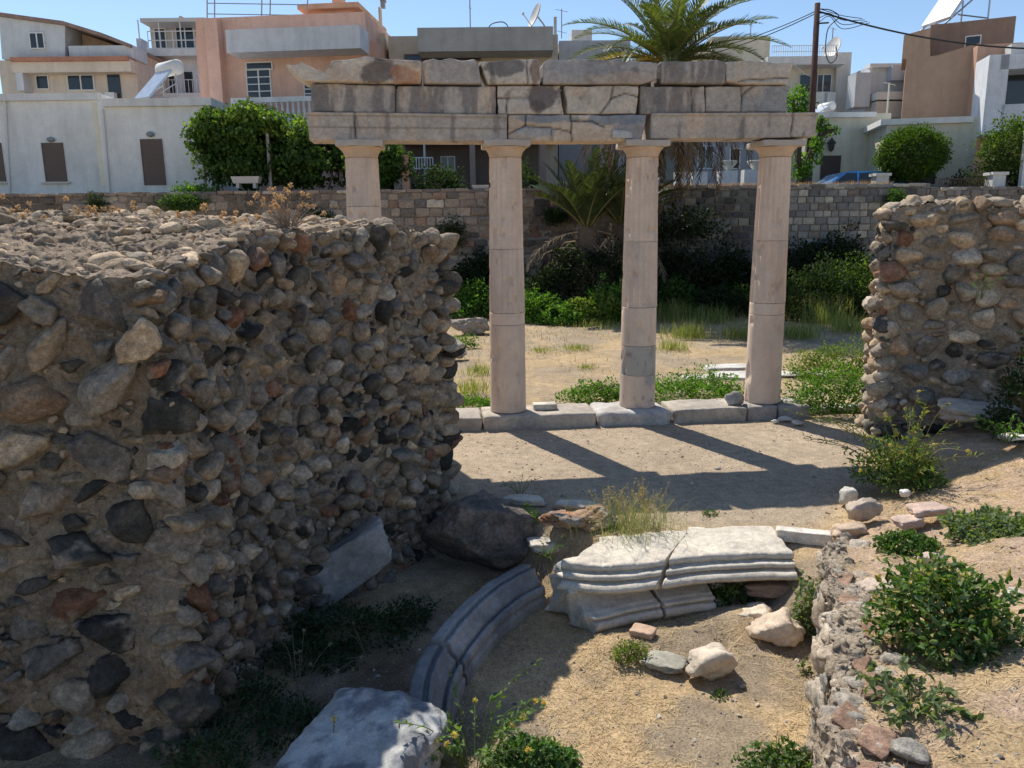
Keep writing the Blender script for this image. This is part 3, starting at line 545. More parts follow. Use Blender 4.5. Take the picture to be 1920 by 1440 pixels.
# ---------------------------------------------------------------- fallen mouldings of the exedra
def catmull(pts, n):
    P = np.array(pts, float); P = np.concatenate([[2*P[0]-P[1]], P, [2*P[-1]-P[-2]]]); out = []
    for i in range(1, len(P)-2):
        t = np.linspace(0, 1, n, endpoint=False)[:, None]; a, b_, c, d = P[i-1:i+3]
        out.append(.5*((2*b_)+(-a+c)*t+(2*a-5*b_+4*c-d)*t**2+(-a+3*b_-3*c+d)*t**3))
    return np.concatenate(out+[P[-2:-1]])
def sweep(name, label, cat, path, prof, col, seed, rough=.004, n=26, ragA=0., ragB=0., parent=None, zt=None, group=None, dark=.0, skew=(0., 0.), pock=0., tipz=0.):
    """closed profile [(d,z)] (d = offset to the right of travel) swept along a ground path"""
    C = catmull(path, n); T = np.gradient(C, axis=0); T /= np.linalg.norm(T, axis=1)[:, None]; R = np.stack([T[:, 1], -T[:, 0]], 1)
    pr = []; prof = list(prof)
    for i in range(len(prof)):
        a = np.array(prof[i]); b_ = np.array(prof[(i+1) % len(prof)]); k = max(1, int(np.linalg.norm(b_-a)/.02))
        for q in range(k): pr.append(a+(b_-a)*q/k)
    pr = np.array(pr); m = len(pr); s = np.linspace(0, 1, len(C)); V = np.zeros((len(C), m, 3)); Ltot = np.linalg.norm(np.diff(C, axis=0), axis=1).sum()
    for i in range(len(C)):
        V[i, :, 0] = C[i, 0]+R[i, 0]*pr[:, 0]; V[i, :, 1] = C[i, 1]+R[i, 1]*pr[:, 0]; V[i, :, 2] = pr[:, 1]+tipz*s[i]
    Q = np.stack([pr[:, 0]*1, pr[:, 1]*1, 0*pr[:, 0]+seed], 1)
    for e, rg, sg in ((0, ragA, 1), (len(C)-1, ragB, -1)):
        sh = rg*fbm(Q, 6, seed+e, 4); s2 = skew[0 if e == 0 else 1]*(pr[:, 0]-.0); nn = int(len(C)*.45)
        for j in range(nn): i = e+sg*j; f_ = 1-j/nn; V[i, :, 0] += T[e, 0]*s2*f_; V[i, :, 1] += T[e, 1]*s2*f_
        for j in range(0, 6):
            i = e+sg*j; f_ = 1-j/6.; V[i, :, 0] += T[e, 0]*sh*f_; V[i, :, 1] += T[e, 1]*sh*f_
    W = V.reshape(-1, 3); W = W+rough*2*np.stack([fbm(W, 7, seed+k, 5) for k in range(3)], 1)
    if pock: W[:, 2] -= pock*S((fbm(W, 12, seed+77, 3)-.12)*6)*(W[:, 2] > pr[:, 1].max()-.08+tipz*.5)
    nC = len(C); F = [(i*m+k, i*m+(k+1) % m, (i+1)*m+(k+1) % m, (i+1)*m+k) for i in range(nC-1) for k in range(m)]+[tuple(range(m))[::-1], tuple((nC-1)*m+k for k in range(m))]
    Cc = np.array(col)*(1+.15*fbm(W, 5, seed+3, 5)[:, None])
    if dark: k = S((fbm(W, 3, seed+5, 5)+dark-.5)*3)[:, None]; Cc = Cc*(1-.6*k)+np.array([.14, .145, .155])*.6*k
    bm = bmesh.new(); vs = [bm.verts.new(q) for q in W]
    o = MB().add(W, F, Cc).build(name, M_MARB, parent, False); bm.free()
    o.data.polygons.foreach_set('use_smooth', [True]*(len(F)-2)+[False]*2)
    return tag(o, label, cat, group) if parent is None else o
def G2(x, y, z): return g(x, y, z)[:2]
MW = (.62, .56, .465)
# upper slab: two pieces either side of a diagonal crack. path = front edge at z .02, travelling right; right-of-travel = towards camera
profU = [(-.62, .0), (-.60, .03), (-.03, .02), (.0, .01), (.005, -.03), (-.02, -.038), (-.018, -.05), (.055, -.056), (.065, -.085), (.03, -.095), (.03, -.108), (.10, -.115), (.125, -.15), (.10, -.185), (.05, -.195), (.05, -.215), (-.62, -.23)]
def pathU(xs, ys, z): return [G2(x, y, z) for x, y in zip(xs, ys)]
profU = [(d*1.3 if d > 0 else d, z) for d, z in profU]
sweep('molded_slab', 'larger white marble slab with molded front edge, left of the diagonal crack', 'marble slab', pathU([1058, 1110, 1170, 1215, 1246], [1054, 1060, 1058, 1053, 1050], .02), profU, MW, 71, rough=.005, ragA=.12, ragB=.012, skew=(-.35, -.85), group='pieces of the cracked marble slab', pock=.010)
sweep('molded_slab', 'smaller white marble slab right of the diagonal crack, with crisp stepped molding', 'marble slab', pathU([1253, 1310, 1380, 1440, 1488], [1049, 1042, 1038, 1036, 1036], .02), profU, MW, 72, rough=.004, ragA=.012, ragB=.02, skew=(-.85, .02), group='pieces of the cracked marble slab', pock=.008)
profL = [(-.34, -.16), (-.30, -.13), (-.05, -.13), (.0, -.145), (.03, -.17), (.035, -.20), (-.01, -.212), (-.012, -.225), (.0, -.28), (.05, -.34), (.12, -.375), (.15, -.378), (.15, -.392), (.20, -.395), (.215, -.42), (.17, -.44), (.17, -.452), (.23, -.46), (.24, -.52), (.20, -.60), (-.34, -.60)]
profL = [(d*1.15 if d > 0 else d, -.13+(z+.13)*.74) for d, z in profL]
sweep('curved_molding', 'white curved marble base molding below the slab, left piece with broken blue-grey end', 'marble molding', pathU([1080, 1120, 1165, 1214], [1101, 1092, 1082, 1074], -.14), profL, MW, 73, ragA=.16, ragB=.03, skew=(.15, 0), group='pieces of curved marble base molding')
sweep('curved_molding', 'shorter curved marble base molding right of the left piece, partly under leaves', 'marble molding', pathU([1222, 1262, 1300, 1322], [1074, 1068, 1064, 1062], -.14), profL, np.array(MW)*.97, 74, ragA=.03, ragB=.08, group='pieces of curved marble base molding')
sweep('curved_molding', 'thin worn marble molding half buried right of the crack, below the slab', 'marble molding', pathU([1330, 1380, 1440, 1500], [1066, 1060, 1057, 1056], -.16), [(-.1, -.2), (0, -.16), (.07, -.17), (.09, -.21), (.06, -.34), (-.1, -.34)], np.array(MW)*.9, 75, ragA=.04, ragB=.04, group='pieces of curved marble base molding')
# left curved molding in shade: travels away from the camera on the left; right-of-travel = pit side
profC = [(-.20, -.36), (-.19, -.17), (-.09, -.15), (-.08, -.15), (-.072, -.205), (-.035, -.205), (-.028, -.165), (.0, -.17), (.015, -.22), (.045, -.25), (.075, -.27), (.08, -.335), (.105, -.335), (.112, -.295), (.14, -.31), (.148, -.375), (.13, -.39), (.165, -.41), (.17, -.62), (-.20, -.62)]
pc = [G2(x, y, -.16) for x, y in [(806, 1340), (814, 1270), (836, 1214), (874, 1163), (920, 1116), (968, 1083), (1004, 1065)]]
CC = catmull(pc, 20); k1 = int(len(CC)*.36); sel = lambda a, b_: [CC[i] for i in np.linspace(a, b_, 6).astype(int)]
GL = 'curved marble molding ring on the left of the pit'
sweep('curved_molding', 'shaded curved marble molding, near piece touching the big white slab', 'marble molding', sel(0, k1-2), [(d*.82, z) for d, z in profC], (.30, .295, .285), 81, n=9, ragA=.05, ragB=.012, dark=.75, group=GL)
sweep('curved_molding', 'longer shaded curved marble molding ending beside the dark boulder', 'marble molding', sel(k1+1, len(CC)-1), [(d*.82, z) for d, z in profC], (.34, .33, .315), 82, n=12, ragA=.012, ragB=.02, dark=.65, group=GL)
# ---------------------------------------------------------------- boulders and loose stones
ZP = -.5
def hp(x, y, z0=ZP):
    """ground point seen at pixel (x, y)"""
    z = z0
    for _ in range(12): p = g(x, y, z); z = .5*z+.5*h1(p[0], p[1])
    return g(x, y, z)
rock('boulder', 'big dark brown pitted boulder at the foot of the cobble wall corner', 'boulder', g(893, 1062, -.5), (1.16, .85, .92), 8, (.15, .135, .12), M_RUB, rz=.2, tilt=(.05, -.05), npl=8, p=34, rough=.09, cube=.0, sub=6, sink=.03, col2=(.24, .19, .16))
rock('boulder', 'slanting pale grey pointed boulder leaning by the shaded wall foot', 'boulder', (g(645, 1128, -.5)+np.array([.0, -.06, 0])), (1.02, .40, .48), 33, (.40, .38, .355), rz=.25, tilt=(0, -.50), npl=5, p=26, rough=.10, cube=.45, sink=.04, col2=(.30, .29, .28))
rock('marble_block', 'large white-grey marble block with dark lichen at the bottom edge of view', 'marble block', G2(690, 1460, -.45).tolist()+[-.57], (1.0, 1.0, .42), 23, (.46, .455, .44), rz=-.35, tilt=(.12, -.14), npl=14, p=26, rough=.13, cube=.1, sink=.02, sub=6, col2=(.20, .205, .215))
rock('boulder', 'low reddish crumbly conglomerate boulder behind the marble slab, left part', 'boulder', g(1046, 985, 0), (.66, .40, .22), 31, (.44, .24, .14), M_RUB, rough=.28, sink=.1, col2=(.30, .27, .24))
rock('boulder', 'low grey-brown crumbly boulder behind the marble slab, next to grass tuft', 'boulder', g(1122, 984, 0), (.60, .42, .24), 32, (.36, .31, .26), M_RUB, rough=.28, sink=.1, col2=(.42, .28, .18), rz=.4)
for i, (x, y, z, dims, c, lab, rz, cu) in enumerate([
    (980, 944, 0, (.50, .22, .10), MW, 'flat white marble fragment behind the dark boulder', -.2, .5),
    (1085, 957, 0, (.52, .22, .10), MW, 'jagged flat white marble fragment behind the reddish boulder', -.2, .3),
    (1020, 1030, -.1, (.30, .26, .10), (.6, .55, .48), 'flat pale stone between dark boulder and marble slab', .2, .4),
    (1066, 1088, -.35, (.22, .3, .22), (.40, .41, .42), 'blue-grey broken marble lump at the left end of the base molding', .4, .4),
    (1075, 1163, -.5, (.09, .07, .09), (.5, .5, .5), 'tiny grey chip below the broken end of the molding', 0, 0),
    (1388, 1092, -.34, (.30, .24, .20), (.50, .40, .31), 'tan rock propped on the red-brown slab under the molding', .3, .2),
    (1450, 1112, -.36, (.66, .24, .13), (.36, .25, .19), 'broad red-brown flat stone below the right end of the slab', -.06, .7),
    (1328, 1138, -.48, (.24, .15, .11), (.72, .68, .6), 'small white stone below the leafy weed', .3, 0),
    (1422, 1163, -.46, (.44, .34, .17), (.66, .55, .42), 'rounded buff stone behind its larger neighbour, right side of pit', .2, 0),
    (1462, 1192, -.5, (.56, .42, .30), (.66, .53, .40), 'largest rounded buff stone with flat top, near retaining wall', -.1, 0),
    (1204, 1190, -.5, (.22, .16, .07), (.55, .38, .27), 'small pinkish brick fragment on the sand', -.45, 1.),
    (1250, 1246, -.5, (.36, .28, .06), (.36, .34, .28), 'flat grey-green stone flake lying on the sand', -.5, .8),
    (1335, 1262, -.5, (.46, .36, .33), (.62, .53, .42), 'lumpy cream rock casting a shadow on the sand, centre right', .2, 0),
    (1624, 972, .12, (.40, .32, .27), (.46, .38, .30), 'tan rounded boulder at the edge of the bank, upper one', .3, 0),
    (1596, 1008, .03, (.36, .26, .16), (.50, .38, .28), 'squarish tan stone right beneath the bank boulder', -.1, .7),
    (1590, 945, .03, (.2, .18, .22), (.6, .57, .5), 'upright pale stone behind the bank boulder, under the weed', .2, .2),
    (1562, 1105, -.45, (.30, .50, .56), (.50, .46, .40), 'upright pitted grey stone at the far end of the retaining wall', -.25, 0),
    (1695, 930, .2, (.12, .1, .08), (.7, .68, .62), 'small white pebble beside the tall weed', 0, 0),
    (1745, 1055, .35, (.22, .12, .08), (.58, .44, .36), 'pinkish stone above the big green bush', .2, .2),
    (1820, 785, .42, (1.05, .7, .34), (.46, .40, .33), 'broad flat grey-tan boulder at the foot of the right wall', -.25, 0),
    (1662, 800, .06, (.62, .40, .40), (.48, .46, .43), 'pale jagged fallen stone at the foot of the right wall end', .5, 0),
    (1900, 822, .45, (.35, .2, .06), (.72, .68, .62), 'flat white stone at the right edge of the bank', .2, .4),
    (1392, 1290, -.5, (.06, .05, .04), (.3, .25, .22), 'small dark clod on the sand near the rock', 0, 0),
    (1250, 985+10, .0, (.0, 0, 0), None, '', 0, 0),
    (1205, 1005, .0, (.0, 0, 0), None, '', 0, 0),
    (1742, 965, .25, (.42, .26, .10), (.52, .38, .31), 'flat pinkish stone embedded in the bank below the leggy weed', .2, .2), (1640, 1110, .2, (.34, .2, .09), (.5, .4, .32), 'flat stone embedded in the bank left of the biggest bush', .1, .3), (1905, 1130, .4, (.3, .2, .1), (.5, .46, .42), 'grey stone on the bank right of the biggest bush', .1, 0), (1700, 985, .2, (.3, .2, .09), (.55, .42, .34), 'pale pink stone beside the tan boulder on the bank', .4, .2),
    (1346, 880, 0, (.09, .07, .05), (.55, .5, .43), 'small stone on the open dirt floor between two shadows', 0, 0)]):
    if c is None: continue
    rock('stone', lab, 'stone', g(x, y, z) if z > -.49 and x != 1020 else hp(x, y), dims, 140+i*3, c, M_MARB, sub=4 if dims[0] > .2 else 3, rz=rz, cube=cu, rough=.24 if cu < .9 else .05, sink=.12, p=12, tilt=(0, 0))
# long thin marble piece
a = g(1452, 998, .04); b_ = g(1562, 1012, .02); d_ = b_-a; L_ = np.linalg.norm(d_)
rock('marble_bar', 'long narrow white marble bar pointing right from behind the slab', 'marble block', (a+b_)/2*np.array([1, 1, 0])+np.array([0, 0, -.03]), (L_, .15, .12), 191, (.70, .64, .55), rz=math.atan2(d_[1], d_[0]), npl=5, p=20, rough=.05, cube=1., sink=.0)
for i, (x, y, z, d) in enumerate([(1366, 689, .08, (1.0, .55, .09)), (1392, 706, .08, (1.5, .8, .09)), (1320, 708, .08, (.9, .5, .08)), (1510, 700, .08, (1.3, .7, .07)), (1545, 772, .0, (1.9, .35, .06))]):
    rock('paving_slab', ['bright white paving slab in the field behind the right columns', 'broad pale paving slab just left of the rightmost column', 'dull half-buried paving slab between third and rightmost columns', 'worn pale paving slab right of the rightmost column', 'low flat kerb slab between the step and the right wall'][i], 'paving slab', g(x, y, z)*np.array([1, 1, 0])+np.array([0, 0, .05]), d, 200+i, (.58, .55, .50), sub=4, rz=[.1, -.1, .2, 0, .05][i], npl=4, p=22, rough=.05, cube=1., sink=.25)
rock('boulder', 'low crumbly grey rock pile in the field behind the rubble wall end', 'boulder', g(888, 625, .1), (1.4, .9, .5), 211, (.34, .29, .24), M_RUB, rough=.3, sink=.1)
rock('boulder', 'small grey rock in the field left of the second column', 'boulder', g(862, 672, .1), (.5, .4, .2), 212, (.34, .29, .24), M_RUB, rough=.3, sink=.1, sub=4)
# ---------------------------------------------------------------- back retaining walls (masonry)
class Fac:
    """vertical front plane through two ground points; u along it, v out of it towards the viewer"""
    def __init__(s, pl, pr):
        s.o = np.array(pl[:2], float); d = np.array(pr[:2], float)-s.o; s.L = np.linalg.norm(d); s.u = d/s.L; s.n = np.array([s.u[1], -s.u[0]])
        if s.n[1] > 0: s.n = -s.n
    def uz(s, px, py, v=0.):
        d = ray(px, py); p0 = s.o+s.n*v; t = (p0@s.n)/(d[:2]@s.n); p = t*d[:2]-p0; return float(p@s.u), float(CH+d[2]*t)
    def M(s, V): return np.stack([s.o[0]+s.u[0]*V[:, 0]+s.n[0]*V[:, 1], s.o[1]+s.u[1]*V[:, 0]+s.n[1]*V[:, 1], V[:, 2]], 1)
    def P(s, u, v, z): return s.M(np.array([[u, v, z]], float))[0]
    def box(s, b, u0, u1, v0, v1, z0, z1, C): return b.box((u0, v1, z0), (u1, v0, z1), C, s.M)
    def pbox(s, b, x0, y0, x1, y1, v0, v1, C):
        a = s.uz(x0, y0, v1); c = s.uz(x1, y1, v1); return s.box(b, min(a[0], c[0]), max(a[0], c[0]), v0, v1, min(a[1], c[1]), max(a[1], c[1]), C)
def masonry(fac, u0, u1, z0, ztop, rng, hrow, wr, pal, pw, depth=.8, rubble=False, mort=(.22, .19, .16)):
    core = MB(); fac.box(core, u0, u1, -depth, -.035, z0, ztop-.02, mort); b = MB(); z = z0; P, F = boxgrid(3, 2, 3)
    while z < ztop-.03:
        h = min(hrow*rng.uniform(.85, 1.15), ztop-z); u = u0+rng.uniform(-.2, 0)
        while u < u1:
            w_ = rng.uniform(*wr)
            if rng.uniform() > .01:
                a = max(u, u0); e = min(u+w_, u1)
                if e-a > .06:
                    gp = .014; Q = rnd(P, (e-a-gp, .12, h-gp), min(.05 if rubble else .03, (e-a)/3)); j = .02*rng.normal(size=3) if rubble else .008*rng.normal(size=3)
                    V = np.stack([a+gp/2+(e-a-gp)*Q[:, 0], -.10+.115*(1-Q[:, 1])+j[0], z+gp/2+(h-gp)*Q[:, 2]+j[1]*.5], 1)
                    if rubble: V = V+rng.normal(size=V.shape)*.012
                    C = pal[rng.choice(len(pal), p=pw)]*rng.uniform(.8, 1.2); W = fac.M(V); sg = float(S((fbm(W[:1], .45, 9, 3)[0]+.08)*3)); C = C*.85*(1-.5*sg)
                    b.add(W, F, C)
            u += w_
        z += h
    # coping
    u = u0
    while u < u1:
        w_ = min(rng.uniform(.35, .6), u1-u+.001); Q = rnd(P, (w_, .5, .12), .04); V = np.stack([u+w_*Q[:, 0]*.98, -.5+.53*(1-Q[:, 1]), ztop-.06+.13*Q[:, 2]+rng.uniform(-.02, .02)], 1); b.add(fac.M(V), F, pal[rng.choice(len(pal), p=pw)]*rng.uniform(.7, 1.)); u += w_
    return core, b
rng = np.random.default_rng(77)
w0 = at(-900, 360, 27.4); w1 = at(1245, 357, 27.0); w2 = at(1745, 345, 26.8); w3 = at(2800, 350, 26.4)
for (pl, pr, zt, rows, wr, pal, pw, rub, lab) in [
    (w0, w1, 4.2, .27, (.28, .62), np.array([(.44, .34, .26), (.36, .28, .22), (.28, .23, .19), (.56, .46, .36), (.20, .17, .15), (.38, .25, .18)]), [.3, .26, .16, .1, .1, .08], True, 'long brown irregular stone retaining wall behind the site, left of the palm'),
    (w1, w2, 4.2, .235, (.22, .42), np.array([(.27, .265, .25), (.20, .195, .19), (.34, .33, .30), (.46, .43, .36), (.25, .21, .18)]), [.3, .27, .2, .13, .1], False, 'grey retaining wall of small squared blocks behind the right columns'),
    (w2, w3, 4.05, .26, (.22, .42), np.array([(.30, .27, .24), (.22, .2, .18), (.34, .31, .27), (.44, .4, .34)]), [.35, .3, .2, .15], True, 'lower brownish end of the street retaining wall at far right')]:
    f = Fac(pl, pr); t = thing('retaining_wall', lab, 'wall', f.P(f.L/2, 0, 0))
    c, b = masonry(f, 0, f.L, -.1, zt, rng, rows, wr, pal, pw, rubble=rub); c.build('wall_core', M_ASH, t); b.build('facing_blocks', M_ASH, t, False)
# ---------------------------------------------------------------- houses
CREAM = (.62, .58, .50); WHT = (.70, .69, .66); SALM = (.68, .43, .33); BEIGE = (.52, .44, .34); BRN = (.40, .27, .19); GRY = (.56, .57, .57); SHUT = (.15, .105, .085); DK = (.03, .03, .035); TILE = (.42, .2, .13)
def bld(name, label, pl, pr, depth, ztop, col, cat='house', z0=STREET-.3, group=None):
    f = Fac(pl, pr); t = thing(name, label, cat, f.P(f.L/2, 0, z0), group); b = MB(); f.box(b, 0, f.L, -depth, 0, z0, ztop, col); b.build('wall', M_PLAS, t); f.t = t; f.z0 = z0; f.zt = ztop; f.D = depth; return f
def part(f, nm, boxes, mat=M_PLAS, col=WHT, parent=None):
    """boxes: (x0,y0,x1,y1,v0,v1) in photo pixels on the facade, or ('w',u0,u1,v0,v1,z0,z1)"""
    b = MB()
    for q in boxes:
        if q[0] == 'w': f.box(b, *q[1:], col)
        else: f.pbox(b, *q, col)
    return b.build(nm, mat, parent or f.t)
def window(f, x0, y0, x1, y1, bars=1, v=0., frame=WHT, nm='window', hb=0, glass=M_GLASS, gcol=DK):
    a = f.uz(x0, y0, v); c = f.uz(x1, y1, v); u0, u1 = a[0], c[0]; z0, z1 = min(a[1], c[1]), max(a[1], c[1]); e = .05; b = MB()
    f.box(b, u0-e, u0, v-.02, v+.06, z0-e, z1+e, frame); f.box(b, u1, u1+e, v-.02, v+.06, z0-e, z1+e, frame); f.box(b, u0, u1, v-.02, v+.058, z1, z1+e, frame); f.box(b, u0, u1, v-.02, v+.058, z0-e, z0, frame)
    for k in range(bars): q = u0+(u1-u0)*(k+1)/(bars+1); f.box(b, q-.03, q+.03, v-.015, v+.05, z0, z1, frame)
    for k in range(hb): q = z0+(z1-z0)*(k+1)/(hb+1); f.box(b, u0, u1, v-.012, v+.045, q-.02, q+.02, frame)
    w_ = b.build(nm, M_PAINT, f.t); b = MB(); f.box(b, u0, u1, v-.015, v+.02, z0, z1, gcol); b.build('pane', glass, w_); return w_
def shutter(f, x0, y0, x1, y1, nm='shutter', col=SHUT):
    a = f.uz(x0, y0); c = f.uz(x1, y1); u0, u1 = sorted((a[0], c[0])); z0, z1 = sorted((a[1], c[1])); b = MB(); f.box(b, u0, u1, -.01, .03, z0, z1, np.array(col)*.8)
    n = int((z1-z0)/.09)
    for k in range(n): z = z0+(z1-z0)*k/n; f.box(b, u0+.04, u1-.04, .03, .045, z+.012, z+(z1-z0)/n-.012, col)
    f.box(b, u0, u0+.035, .03, .055, z0, z1, col); f.box(b, u1-.035, u1, .03, .055, z0, z1, col); return b.build(nm, M_PAINT, f.t)
def wlamp(f, x, y, col=(.25, .27, .28)):
    u, z = f.uz(x, y); V, F = ICO[2]; return MB().add(f.M(V*np.array([.16, .1, .10])+np.array([u, .07, z])), F, col).build('wall_lamp', M_PAINT, f.t, True)
def cornice(f, x0, x1, y, h=.22, col=WHT, out=.14): # parapet coping along the top
    u0 = f.uz(x0, y)[0]; u1 = f.uz(x1, y)[0]; b = MB(); f.box(b, u0, u1, -f.D-.05, out, f.zt-h+.003, f.zt+.04, col); return b.build('cornice', M_PLAS, f.t)
def rail(f, x0, x1, y0, y1, v, n, r=.018, col=WHT, nm='railing', mid=0, parent=None):
    a = f.uz(x0, y0, v); c = f.uz(x1, y1, v); b = MB(); z0, z1 = c[1], a[1]
    for z in [z1]+([z0+.05] if mid >= 0 else [])+[z0+(z1-z0)*(k+1)/(mid+1) for k in range(max(mid, 0))]: b.tube([f.P(a[0], v, z), f.P(c[0], v, z)], r, col)
    for k in range(n): u = a[0]+(c[0]-a[0])*k/(n-1); b.tube([f.P(u, v, z0), f.P(u, v, z1)], r*.8, col, 5)
    return b.build(nm, M_PAINT, parent or f.t)
def fat(x, y, Y): return at(x, y, Y)[:2]
# H1, H2: low cream houses at left
h1f = bld('low_house', 'long single-storey cream house at the far left with brown shuttered windows', fat(-420, 350, 31.6), fat(210, 350, 31.6), 6, 8.2, (.78, .765, .72)); cornice(h1f, -420, 186, 170)
for q in [(-14, 268, 12, 340), (78, 268, 127, 341)]: s_ = shutter(h1f, *q); 
part(h1f, 'window_sill', [(-16, 341, 14, 344, 0, .12)], col=CREAM); part(h1f, 'window_sill', [(76, 341, 130, 344, 0, .12)], col=CREAM); wlamp(h1f, 97, 262)
MB().tube([h1f.P(*[h1f.uz(7, 175, .06)[0], .06, 8.0]), h1f.P(h1f.uz(14, 345, .06)[0], .06, 4.2)], .05, WHT).build('drainpipe', M_PAINT, h1f.t)
h2f = bld('low_house', 'single-storey cream house with one brown door, sticking out beside the vine', fat(199, 350, 30.0), fat(398, 350, 30.0), 6, 7.72, (.78, .765, .72)); cornice(h2f, 194, 398, 187, .24)
shutter(h2f, 263, 261, 312, 347, 'door'); wlamp(h2f, 283, 252); part(h2f, 'lit_side_strip', [(172, 192, 199, 350, -1.2, -.02)], col=(.74, .70, .55))  # added strip beside the front; its lighter cream stands in for a sunlit side face
MB().tube([h2f.P(h2f.uz(190, 190, .06)[0], .06, 7.4), h2f.P(h2f.uz(203, 345, .06)[0], .06, 4.2)], .045, WHT).build('drainpipe', M_PAINT, h2f.t)
# roof water heater on H2
def heater(label, p, sc, ang, ph=1.0, tank=True, group='rooftop solar water heaters'):
    t = thing('solar_water_heater', label, 'water heater', p, group); R = np.array(Matrix.Rotation(ang, 3, 'Z')); T = lambda V: (np.array(V, float)*sc)@R.T+p
    b = MB()
    for x in (-.5, .5):
        b.tube(T([(x, .5, 0), (x, .5, 1.25*ph)]), .025*sc, (.5, .5, .5)); b.tube(T([(x, -.9, 0), (x, .5, .9*ph)]), .025*sc, (.5, .5, .5)); b.tube(T([(x, .5, .2), (x, -.5, .25)]), .02*sc, (.5, .5, .5))
    b.build('frame', M_METAL, t)
    P, F = boxgrid(2, 2, 1); V = np.stack([P[:, 0]*1.1-.55, -.75+1.15*P[:, 1]-P[:, 2]*.06, .12+P[:, 1]*1.3*ph+P[:, 2]*.06], 1); MB().add(T(V), F, (.66, .68, .70)).build('collector_panel', M_PANEL, t)
    if tank: MB().tube(T([(-.65, .55, 1.55*ph), (-.6, .55, 1.55*ph), (.6, .55, 1.55*ph), (.65, .55, 1.55*ph)]), np.array([.16, .29, .29, .16])*sc, (.72, .70, .66), 18).build('tank', M_PAINT, t, True)
    return t
M_PANEL = simple('collector_glass', (.5, .54, .58), .25, .2)
p = at(300, 187, 31.4); heater('solar water heater with white tank and bright panel on the left low house', np.array([p[0], 31.4, 7.76]), .95, -.62, .95)
# H3 gabled two-storey
f3 = bld('two_storey_house', 'two-storey pale house with slanting tiled roof edge, upper left', fat(8, 200, 42), fat(262, 200, 42), 8, at(100, 112, 42)[2], (.62, .52, .42))
zt = f3.zt; uu = lambda x, y, v=0: f3.uz(x, y, v)
a = uu(5, 30); c = uu(128, 48); bt = uu(128, 112); b0 = uu(16, 112)
def prism(f, pts, v0, v1, col):
    n = len(pts); V = np.array([(u, v1, z) for u, z in pts]+[(u, v0, z) for u, z in pts]); F = [tuple(range(n))[::-1], tuple(range(n, 2*n))]+[(i, (i+1) % n, (i+1) % n+n, i+n) for i in range(n)]; return f.M(V), F, col
MB().add(*prism(f3, [(b0[0]-.15, zt), (a[0]+.0, a[1]), (c[0], c[1]-.03), (bt[0], zt)], -7, .3, GRY)).build('gable_wall', M_PLAS, f3.t)
MB().add(*prism(f3, [(c[0]+.01, zt), (c[0]+.01, uu(128, 52)[1]), (uu(200, 75)[0], uu(200, 76)[1]), (uu(252, 90)[0], uu(252, 90)[1]), (uu(252, 110)[0], zt)], -7, -1.2, (.66, .47, .33))).build('upper_wall', M_PLAS, f3.t)
rp = [uu(4, 27), uu(128, 44), uu(200, 66), uu(254, 87)]
MB().add(*prism(f3, [(q[0], q[1]) for q in rp]+[(q[0], q[1]-.18) for q in rp[::-1]], -7.5, .5, (.27, .19, .15))).build('tiled_roof', M_ASH, f3.t)
part(f3, 'roof_ledge', [(128, 86, 252, 110, -1.15, .35)], col=GRY); part(f3, 'tiled_eave', [(18, 107, 240, 113, 0, .9)], M_ASH, TILE)
part(f3, 'balcony_parapet', [(20, 113, 246, 134, .0, .75)], col=(.66, .56, .44)); part(f3, 'corner_wall', [(28, 134, 46, 170, .0, .72)], col=GRY)
window(f3, 56, 63, 84, 90, 1, v=.32); window(f3, 68, 143, 92, 166, 0, nm='window'); window(f3, 127, 142, 177, 168, 1); part(f3, 'open_doorway', [(200, 140, 228, 185, 0, .05)], M_GLASS)
part(f3, 'air_conditioner', [(196, 173, 214, 184, .05, .4)], M_PAINT, WHT)
# H4 white multi-storey with balconies
f4 = bld('apartment_block', 'white stepped apartment block with netted roof terrace, between gabled and salmon houses', fat(254, 200, 46), fat(400, 200, 46), 8, at(300, 95, 46)[2], (.66, .66, .66))
part(f4, 'balcony_slab', [(274, 92, 375, 104, 0, .9)], col=WHT); part(f4, 'balcony_slab', [(300, 175, 385, 186, 0, 1.)], col=WHT); part(f4, 'penthouse_wall', [(280, 42, 385, 96, -5, -1.2)], col=(.52, .47, .40)); part(f4, 'awning', [(262, 34, 385, 40, -1.5, .2)], M_PAINT, (.55, .55, .52))
part(f4, 'side_wall', [(255, 72, 276, 190, -.2, .6)], col=(.60, .62, .66)); rail(f4, 276, 372, 59, 92, .85, 5, .03, mid=1, nm='railing'); rail(f4, 300, 385, 150, 176, .95, 12, .02, nm='railing')
for x in (262, 300, 340): MB().tube([f4.P(f4.uz(x, 75, .1)[0], .1, f4.zt), f4.P(f4.uz(x-4, 36, .1)[0], .1, f4.uz(x, 37, .1)[1])], .035, WHT).build('awning_post', M_PAINT, f4.t)
window(f4, 290, 55, 312, 90, 0, v=-1.18, gcol=DK); window(f4, 330, 50, 365, 90, 1, v=-1.18); window(f4, 312, 132, 330, 175, 0); window(f4, 345, 135, 365, 175, 0); part(f4, 'chimney', [(335, 30, 341, 40, -2, -1.6)], col=(.6, .4, .25))
